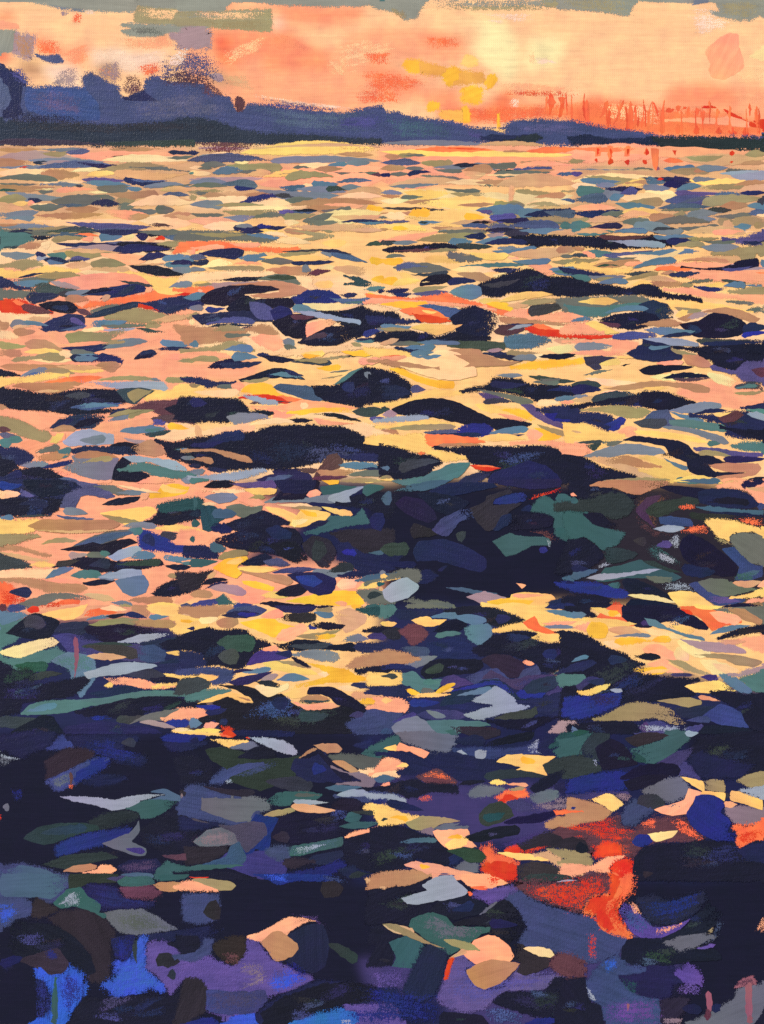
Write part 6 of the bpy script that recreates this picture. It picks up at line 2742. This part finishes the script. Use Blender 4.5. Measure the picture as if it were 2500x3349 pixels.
T 1875 2860 .3783
kB -20 -10 1680 -10 1680 1310 -20 1310
vB -20 300 600 400 760 700 740 1310 -20 1310
rD -20 60 120 0 340 20 320 160 140 200 100 320 -20 320
eP 320 0 510 0 510 140 440 220 380 300 400 370 480 470 500 550 400 540 260 490 200 430 200 370 100 320 160 190 340 170 380 80
rP 330 0 440 0 360 180 300 300 380 470 300 490 210 420 200 340 110 310 170 200 320 190
rD 90 330 160 190 420 180 500 -10 500 140 400 260 500 540 220 480
eD 400 200 460 30 510 30 500 150 420 280
rD 120 520 200 500 200 740 120 720
vP 390 320 440 240 520 270 580 350 700 460 900 430 1020 380 940 470 780 550 600 550 500 500
iD 400 300 560 280 700 460 600 540 480 460
pD 480 240 540 240 600 350 520 350
pD 680 480 860 440 1000 400 900 480 720 540
nP 540 220 700 180 860 230 1000 180 1120 150 1160 210 1040 350 900 430 700 440 620 360
bD 560 240 860 200 1120 140 1100 260 880 420 680 400
kP 760 550 960 460 1060 350 1180 240 1300 340 1220 460 1140 510 900 540 820 590
kP 420 640 470 560 560 550 760 560 900 640 1240 650 1280 740 1000 760 740 800 520 790 420 740
iD 1060 640 1220 580 1320 420 1260 380 1240 560
oD 1140 520 1220 440 1220 480 1190 520
gP 790 590 920 540 1100 510 1240 535 1140 600 1020 640 920 660 860 620
vo 1060 640 1230 610 30
iP 100 940 260 760 380 690 460 780 640 810 600 880 400 880 440 940 560 1040 740 1080 760 1310 260 1310 240 1150 140 1080
zD 240 780 360 700 400 820 300 860
nP 400 890 620 840 660 790 860 800 960 940 860 960 840 1060 700 1070 520 1020
jD 400 880 560 930 560 1060 440 1000
vP 860 860 1000 780 1100 840 1120 960 980 950
vD 860 980 980 930 1120 930 1120 1060 920 1040
xP 760 1100 900 1060 1000 1080 960 1200 880 1260 760 1290
vD 260 1100 740 1080 760 1310 260 1310
wD 120 970 200 1060 200 1110 130 1080
kP -20 900 60 920 140 1090 240 1140 250 1310 -20 1310
mD -20 780 60 820 120 880 -20 930
gP 1000 1310 1220 1180 1380 1090 1430 1000 1500 960 1680 960 1680 1120 1600 1260 1560 1310
no 1200 1180 1280 1130 70
no 940 1160 1120 1180 80
Mo 1170 1010 1165 1250 50
mP 1140 1230 1160 1160 1190 1180 1190 1240 1160 1260
MP 1400 980 1480 900 1560 880 1590 950 1500 970
mD 1380 970 1480 900 1580 890 1590 960 1480 970
Mo 1525 930 1530 1290 60
Mo 1530 1210 1530 1290 44
Mo 475 1110 475 1190 30
pD 1580 500 1600 420 1680 330 1680 500
lD 780 1240 960 1240 940 1310 780 1310
kP 1570 1310 1680 1140 1680 1310
"""

def cardinal(pts, step):
    """Closed smooth outline through pts, resampled about every `step` units."""
    n = len(pts)
    out = []
    c = 0.20
    for i in range(n):
        p0, p1, p2, p3 = pts[i - 1], pts[i], pts[(i + 1) % n], pts[(i + 2) % n]
        d = math.hypot(p2[0] - p1[0], p2[1] - p1[1])
        # tangents limited by the segment's own length so that nothing overshoots
        def tan(a, b, m):
            tx, ty = b[0] - a[0], b[1] - a[1]
            l = math.hypot(tx, ty) or 1
            k = min(l * c, d * 0.9) / l
            return tx * k, ty * k
        t1, t2 = tan(p0, p2, d), tan(p1, p3, d)
        m = max(2, int(d / step))
        for j in range(m):
            t = j / m
            h1 = 2*t**3 - 3*t**2 + 1; h2 = t**3 - 2*t**2 + t; h3 = -2*t**3 + 3*t**2; h4 = t**3 - t**2
            out.append((h1*p1[0] + h2*t1[0] + h3*p2[0] + h4*t2[0], h1*p1[1] + h2*t1[1] + h3*p2[1] + h4*t2[1]))
    return out

def dab(x0, y0, x1, y1, w, blunt):
    dx, dy = x1 - x0, y1 - y0
    L = math.hypot(dx, dy) or 1
    ux, uy = dx / L, dy / L
    nx, ny = -uy, ux
    bend = random.uniform(-1, 1) * min(L * 0.07, w * 0.5)
    n = max(6, min(26, int(L / 9)))
    pk = random.uniform(0.38, 0.62)
    soft = random.random()
    up, dn = [], []
    for i in range(n + 1):
        t = i / n
        if blunt:
            # loaded end blunt, the other drawn out as the brush lifts
            r = 1 - t if soft > 0.5 else t
            hd = 0.10 + 0.14 * pk
            f = math.sqrt(max(0.0, 1 - (1 - r / hd) ** 2)) if r < hd else 1.0
            tl = 0.30 + 0.5 * abs(2 * soft - 1)
            if r > 1 - tl: f *= max(0.0, (1 - (r - 1 + tl) / tl)) ** 0.62
        else:
            q = t / pk * 0.5 if t < pk else 0.5 + (t - pk) / (1 - pk) * 0.5
            f = math.sin(math.pi * q) ** 0.8
        cx = x0 + dx * t + nx * bend * math.sin(math.pi * t)
        cy = y0 + dy * t + ny * bend * math.sin(math.pi * t)
        a = random.uniform(0.86, 1.06) * f * w / 2
        b = random.uniform(0.86, 1.06) * f * w / 2
        up.append((cx + nx * a, cy + ny * a)); dn.append((cx - nx * b, cy - ny * b))
    return up + dn[::-1][1:-1]

def ragged(pts, amp):
    """The small bristle tears along a stroke's edge."""
    n = len(pts)
    out = []
    for i in range(n):
        p0, p1, p2 = pts[i - 1], pts[i], pts[(i + 1) % n]
        tx, ty = p2[0] - p0[0], p2[1] - p0[1]
        l = math.hypot(tx, ty) or 1
        r = random.gauss(0, 1) * amp
        out.append((p1[0] - ty / l * r, p1[1] + tx / l * r))
    return out

def area(p):
    return 0.5 * sum(p[i - 1][0] * p[i][1] - p[i][0] * p[i - 1][1] for i in range(len(p)))

def clip(pts):
    return [(min(max(x, PX0 + 2), PX1 - 2), min(max(y, PY0 + 2), PY1 - 2)) for x, y in pts]

# parse
strokes, under = [], []
sec, ox, oy, k = 'sky', 0.0, 0.0, 1.0
for ln in DATA.strip().splitlines():
    f = ln.split()
    if not f: continue
    if f[0] == 'G': sec = f[1]; continue
    if f[0] == 'T': ox, oy, k = float(f[1]), float(f[2]), float(f[3]); continue
    c, typ = f[0][0], f[0][1]
    v = [float(q) for q in f[1:]]
    if sec == 'sea' and oy > 2800 and c == 'v' and typ != 'B': c = 'F'
    if sec == 'sea' and oy < 1300 and c == 'e': c = 'E'
    if sec == 'sea' and oy > 2300: c = LOW.get(c, c)
    if sec == 'sea' and 1500 < oy < 1900 and ox > 600 and c in 'tixdsn': c = LOW[c]
    if sec == 'sea' and 1900 < oy < 2300 and c in 'vix': c = LOW[c]
    if sec == 'sea' and oy < 700 and c in 'sndtk' and random.random() < 0.42: c = {'s': 'g', 'n': 'i', 'd': 'q', 't': 'q', 'k': 'n'}[c]
    if sec == 'sea' and ox == 0 and oy < 1500 and c == 'y' and typ != 'B' and random.random() < 0.5: c = 'f'
    if typ in 'ao':
        sp = ((ox + v[0]*k, oy + v[1]*k), (ox + v[2]*k, oy + v[3]*k))
        pts = dab(*sp[0], *sp[1], v[4] * k * (1.25 if oy < 700 else 1.1), typ == 'o')
        edge = False
        ang = math.atan2(sp[1][1] - sp[0][1], sp[1][0] - sp[0][0])
    else:
        edge = False
        for i in range(0, len(v) - 1, 2):      # strokes that run on past the stretch they were set out on
            if v[i] < 0 or v[i] > 1652: edge = sec != 'headland'
            if v[i] < 0: v[i] -= random.uniform(0, 150)
            elif v[i] > 1652 and ox + 1652 * k < 2490 and sec != 'headland': v[i] += random.uniform(0, 150)
        raw = [(ox + v[i]*k, oy + v[i+1]*k) for i in range(0, len(v) - 1, 2)]
        if typ == 'B':
            under.append((sec, c, raw)); continue
        pts = cardinal(raw, 8.0)
        a = np.array(raw) - np.mean(raw, 0)
        ev, vec = np.linalg.eigh(a.T @ a)
        ang = math.atan2(vec[1, 1], vec[0, 1])
    if area(pts) < 0: pts = pts[::-1]
    strokes.append([sec, c, typ, pts, ang, edge])
    if c in 'kn' and sec == 'sea' and typ == 'P' and abs(area(pts)) > 5000:
        # broken darks: thin scumbles of neighbouring colours dragged over the wet black
        for _ in range(min(5, 1 + int(abs(area(pts)) / 7000))):
            q = random.choice(pts)
            mx, my = sum(p[0] for p in pts) / len(pts), sum(p[1] for p in pts) / len(pts)
            fx = random.uniform(0.0, 0.55)
            qx, qy = mx + (q[0] - mx) * fx, my + (q[1] - my) * fx
            w2 = math.sqrt(abs(area(pts))) * random.uniform(0.22, 0.42)
            a0 = random.uniform(-0.5, 0.3)
            blob = dab(qx - w2 * math.cos(a0), qy - w2 * math.sin(a0), qx + w2 * math.cos(a0), qy + w2 * math.sin(a0), w2 * random.uniform(0.5, 0.9), True)
            if area(blob) < 0: blob = blob[::-1]
            strokes.append([sec, random.choice('nnnXDJ'), 'D', blob, a0, False])

# ------------------------------------------------------------------ underpainting (blended wet, one sheet each for sky and sea)
GX, GY = 252, 338
gx = np.linspace(PX0 + 4, PX1 - 4, GX); gy = np.linspace(PY0 + 4, PY1 - 4, GY)
XX, YY = np.meshgrid(gx, gy)
def wobble(freq, amp):
    r = np.zeros_like(XX)
    for _ in range(6):
        a = rng.uniform(0, 2 * math.pi); f = freq * rng.uniform(0.6, 1.8)
        r += np.sin((XX * math.cos(a) * 0.5 + YY * math.sin(a)) * f + rng.uniform(0, 6.3))
    return r * amp / 2.4
low_ = np.clip((YY - 1200) / 600, 0, 1)
XW, YW = XX + wobble(0.02, 16) + wobble(0.007, 70) * low_, YY + wobble(0.02, 9) + wobble(0.007, 22) * low_
def inside(poly, x, y):
    r = np.zeros(x.shape, bool)
    n = len(poly)
    for i in range(n):
        (x1, y1), (x2, y2) = poly[i - 1], poly[i]
        if y1 == y2: continue
        r ^= ((y1 > y) != (y2 > y)) & (x < (x2 - x1) * (y - y1) / (y2 - y1) + x1)
    return r
img = np.zeros((GY, GX, 3))
img[:] = [lin(q) for q in PIG['f']]
img[YY > 2300] = [lin(q) for q in PIG['k']]
for s_, c, raw in under:
    msk = inside(raw, XW, YW)
    img[msk] = [lin(q) for q in (PIG[c] if c != 'y' else (251, 197, 130))]
for _ in range(7):     # wet blending
    p = np.pad(img, ((1, 1), (1, 1), (0, 0)), 'edge')
    img = (p[:-2, 1:-1] + p[2:, 1:-1] + p[1:-1, :-2] + p[1:-1, 2:] + 2 * img) / 6

def under_sheet(name, r0, r1, label):
    vs = [(X(gx[i]), -0.00006, Z(gy[j])) for j in range(r0, r1 + 1) for i in range(GX)]
    fs = []
    for j in range(r1 - r0):
        for i in range(GX - 1):
            a = j * GX + i
            fs.append((a, a + GX, a + GX + 1, a + 1))
    me = bpy.data.meshes.new(name)
    me.from_pydata(vs, [], fs)
    at = me.color_attributes.new('blend', 'FLOAT_COLOR', 'POINT')
    d = np.ones((len(vs), 4), np.float32)
    d[:, :3] = img[r0:r1 + 1].reshape(-1, 3)
    at.data.foreach_set('color', d.ravel())
    uvl = me.uv_layers.new(name='along')
    co = np.array([(v[0], v[2]) for v in vs], np.float32)
    li = np.empty(len(me.loops), np.int32); me.loops.foreach_get('vertex_index', li)
    uvl.data.foreach_set('uv', co[li].ravel())
    o = link(name, me, M_UNDER, painting)
    o['label'] = label
    return o
hz = int(np.searchsorted(gy, 470))
PART = {
 'sky': under_sheet('painted_sky', 0, hz, 'apricot and salmon sunset sky with grey green cloud along its top'),
 'sea': under_sheet('painted_sea', hz, GY - 1, 'choppy water in peach, yellow and navy dabs'),
}

# ------------------------------------------------------------------ stacking: each stroke lies on what was painted before it
CELL = 5.0
hm = np.zeros((int((PY1 - PY0) / CELL) + 2, int((PX1 - PX0) / CELL) + 2), np.int32)
DZ = 0.000005
def stack(pts):
    a = np.array(pts)
    i0, i1 = int((a[:, 0].min() - PX0) / CELL), int((a[:, 0].max() - PX0) / CELL)
    j0, j1 = int((a[:, 1].min() - PY0) / CELL), int((a[:, 1].max() - PY0) / CELL)
    sub = hm[j0:j1 + 1, i0:i1 + 1]
    xs = PX0 + (np.arange(i0, i0 + sub.shape[1]) + .5) * CELL
    ys = PY0 + (np.arange(j0, j0 + sub.shape[0]) + .5) * CELL
    mx, my = np.meshgrid(xs, ys)
    m = inside(pts, mx, my)
    if not m.any():
        m[m.shape[0] // 2, :] = True
    l = int(sub[m].max()) + 1
    sub[m] = l
    return l

from mathutils.geometry import delaunay_2d_cdt
def fill(pts):
    """Clean triangles inside an outline that may cross itself at a sharp tip."""
    n = len(pts)
    r = delaunay_2d_cdt([Vector(p) for p in pts], [], [list(range(n))], 1, 0.02)
    return np.array([(v.x, v.y) for v in r[0]]), [tuple(f) for f in r[2]]

def build(c, typ, pts, ang, layer, fe=3.0, fade=0.0):
    """Vertices in metres about the stroke's centre, faces, per-vertex cover, uv."""
    n = len(pts)
    a = np.array(pts)
    cx, cy = a.mean(0)
    nxt, prv = np.roll(a, -1, 0), np.roll(a, 1, 0)
    t = nxt - prv
    ln = np.hypot(t[:, 0], t[:, 1]); ln[ln == 0] = 1
    nrm = np.stack([-t[:, 1], t[:, 0]], 1) / ln[:, None]      # inward for positive area
    A = abs(area(pts)); per = np.hypot(*(nxt - a).T).sum()
    yb = -(layer * DZ + 0.00008 + random.random() * DZ * 0.3)
    if typ == 'D':
        ctr = a.mean(0)
        rings = [(1.16, 0.0), (0.86, 0.30), (0.58, 0.52), (0.3, 0.6)]
        P = np.vstack([ctr + (a - ctr) * r for r, _ in rings] + [ctr[None]])
        P[:, 0] = np.clip(P[:, 0], PX0 + 2, PX1 - 2); P[:, 1] = np.clip(P[:, 1], PY0 + 2, PY1 - 2)
        cov = np.concatenate([np.full(n, c_) for _, c_ in rings] + [[0.62]])
        ys = yb - DZ * 0.9 * cov
        fs = []
        for r in range(len(rings) - 1):
            fs += [(r*n + i, r*n + (i + 1) % n, (r+1)*n + (i + 1) % n, (r+1)*n + i) for i in range(n)]
        r = (len(rings) - 1) * n
        fs += [(r + i, r + (i + 1) % n, r + n) for i in range(n)]
    elif typ in 'Ff':
        w = 2 * A / max(per, 1)
        e = min((30.0 if c in 'emr' else 10.0 if c in 'GH' else 24.0 if c in 'zClv' else FEATHER) if typ == 'F' else fe, w * 0.45)
        tv, tf = fill(a + nrm * e)
        P = np.vstack([a - nrm * e, a + nrm * e, tv])
        P[:, 0] = np.clip(P[:, 0], PX0 + 2, PX1 - 2); P[:, 1] = np.clip(P[:, 1], PY0 + 2, PY1 - 2)
        cov = np.concatenate([np.zeros(n), np.full(n + len(tv), 1.15)])
        rim = (P[:n, 0] < PX0 + 14) | (P[:n, 0] > PX1 - 14) | (P[:n, 1] < PY0 + 14) | (P[:n, 1] > PY1 - 14)
        cov[:n][rim] = 1.15
        ys = np.concatenate([np.full(n, yb + 0.00002), np.full(n, yb - DZ * 0.45), np.full(len(tv), yb - DZ * 0.55)])
        fs = [(i, (i + 1) % n, n + (i + 1) % n, n + i) for i in range(n)] + [tuple(2 * n + q for q in f) for f in tf]
    else:
        w = 2 * A / max(per, 1)
        e = min(1.6, w * 0.28)
        inner = a + nrm * e
        tv, tf = fill(inner)
        P = np.vstack([a, inner, tv])
        cov = np.ones(len(P))
        ys = np.concatenate([np.full(n, yb + 0.00002), np.full(n, yb - DZ * 0.45), np.full(len(tv), yb - DZ * 0.55)])
        fs = [(i, (i + 1) % n, n + (i + 1) % n, n + i) for i in range(n)] + [tuple(2 * n + q for q in f) for f in tf]
    if fade:
        # the brush runs dry towards one end
        uu = (P[:, 0] - cx) * math.cos(ang) + (P[:, 1] - cy) * math.sin(ang)
        uu = (uu - uu.min()) / max(np.ptp(uu), 1e-6)
        if fade < 0: uu = 1 - uu
        cov = cov - abs(fade) * np.clip((uu - 0.45) / 0.55, 0, 1)
    vs = np.stack([(P[:, 0] - cx) * S, ys, -(P[:, 1] - cy) * S], 1)
    ca, sa = math.cos(ang), math.sin(ang)
    u = ((P[:, 0] - cx) * ca + (P[:, 1] - cy) * sa) * S + cx * S * 7.3
    vv = (-(P[:, 0] - cx) * sa + (P[:, 1] - cy) * ca) * S + cy * S * 3.1
    return vs, fs, cov, np.stack([u, vv], 1), (X(cx), Z(cy))

def to_mesh(name, vs, fs, cov, uv, batch):
    me = bpy.data.meshes.new(name)
    me.from_pydata(vs.tolist(), [], fs)
    at = me.attributes.new('cover', 'FLOAT', 'POINT')
    at.data.foreach_set('value', np.asarray(cov, np.float32))
    at = me.color_attributes.new('tint', 'FLOAT_COLOR', 'POINT')
    at.data.foreach_set('color', np.hstack([np.asarray(batch, np.float32), np.ones((len(vs), 1), np.float32)]).ravel())
    uvl = me.uv_layers.new(name='along')
    li = np.empty(len(me.loops), np.int32); me.loops.foreach_get('vertex_index', li)
    uvl.data.foreach_set('uv', uv[li].astype(np.float32).ravel())
    return me

# the headland's own body is its first, longest patch
FEATHER = 14.0
KINDS = {'F': 'blended_brush_stroke', 'f': 'brush_stroke', 'P': 'brush_stroke', 'a': 'brush_stroke', 'o': 'brush_stroke', 'D': 'dry_brush_stroke'}
plan = []
for s_, c, typ, pts, ang, edge in strokes:
    pts = clip(ragged(pts, 0.9) if typ != 'D' else pts)
    xs = [p[0] for p in pts]; ys_ = [p[1] for p in pts]
    if max(xs) - min(xs) < 3 or max(ys_) - min(ys_) < 2: continue
    if typ == 'P' and (s_ == 'sky' and c not in 'rP' or s_ == 'headland'
                       or s_ == 'sea' and max(ys_) > 2450 and (c in 'emrzRMC' or c in SOFT and random.random() < 0.65)):
        typ = 'F'
    elif typ != 'D' and (edge or s_ != 'sea' or random.random() < 0.42):
        typ = 'f'
    layer = stack(pts)
    plan.append((s_, c, typ, pts, ang, layer, abs(area(pts)), edge))
MAXL = max(p[5] for p in plan)
print('strokes', len(plan), 'layers', MAXL)

count = {}
limit = {}
for p in plan:
    limit.setdefault(NAME[p[1]] + '_' + KINDS[p[2]], []).append(p[6])
limit = {kk: (sorted(v)[-300] if len(v) > 300 else 0.0) for kk, v in limit.items()}
rest = {}
for s_, c, typ, pts, ang, layer, ar, edge in plan:
    kind = NAME[c] + '_' + KINDS[typ]
    fade = 0.0
    if typ == 'f' and s_ == 'sea' and not edge and random.random() < 0.75:
        fade = random.choice((-1, 1)) * random.uniform(0.45, 0.95)
    fe = 9.0 if edge else random.choice((2.0, 2.5, 3.0, 4.5, 7.0))
    vs, fs, cov, uv, (lx, lz) = build(c, typ, pts, ang, layer, fe, fade)
    # no two dabs are mixed quite alike, and a dab shifts a little along its length
    bt = np.ones((len(vs), 3))
    if not edge:
        sp_ = 0.16 if c in DARK else 0.045 if s_ != 'sky' else 0.012
        bt *= np.exp(rng.normal(0, sp_, 3))[None] * math.exp(random.gauss(0, 0.05))
    un = uv[:, 0] - uv[:, 0].min(); un /= max(un.max(), 1e-9)
    bt = bt * (1 + (un - 0.5)[:, None] * rng.normal(0, 0.12, 3)[None] * (0.4 if edge else 1))
    mat = GLAZE[c] if typ in 'DFf' else MAT[c]
    if s_ == 'headland' and 'headland' not in PART:
        me = to_mesh('painted_headland', vs, fs, cov, uv, np.ones((len(vs), 3)))
        PART['headland'] = link('painted_headland', me, mat, painting, (lx, 0, lz))
        PART['headland']['label'] = 'low blue headland with ragged tree tops along the horizon'
        continue
    par = PART[s_]
    if ar < limit[kind]:
        r = rest.setdefault((s_, kind), [mat, [], [], [], [], [], 0])
        off = r[6]
        r[1].append(vs + np.array([lx, 0, lz])); r[2] += [tuple(i + off for i in f) for f in fs]
        r[3].append(cov); r[4].append(uv); r[5].append(bt); r[6] += len(vs)
        continue
    me = to_mesh(kind, vs, fs, cov, uv, bt)
    px, _, pz = par.location
    link(kind, me, mat, par, (lx - px, 0, lz - pz))
for (s_, kind), r in rest.items():
    me = to_mesh(kind, np.vstack(r[1]), r[2], np.concatenate(r[3]), np.vstack(r[4]), np.vstack(r[5]))
    par = PART[s_]
    px, _, pz = par.location
    o = link('small_' + kind + 's', me, r[0], par, (-px, 0, -pz))
    o['kind'] = 'stuff'
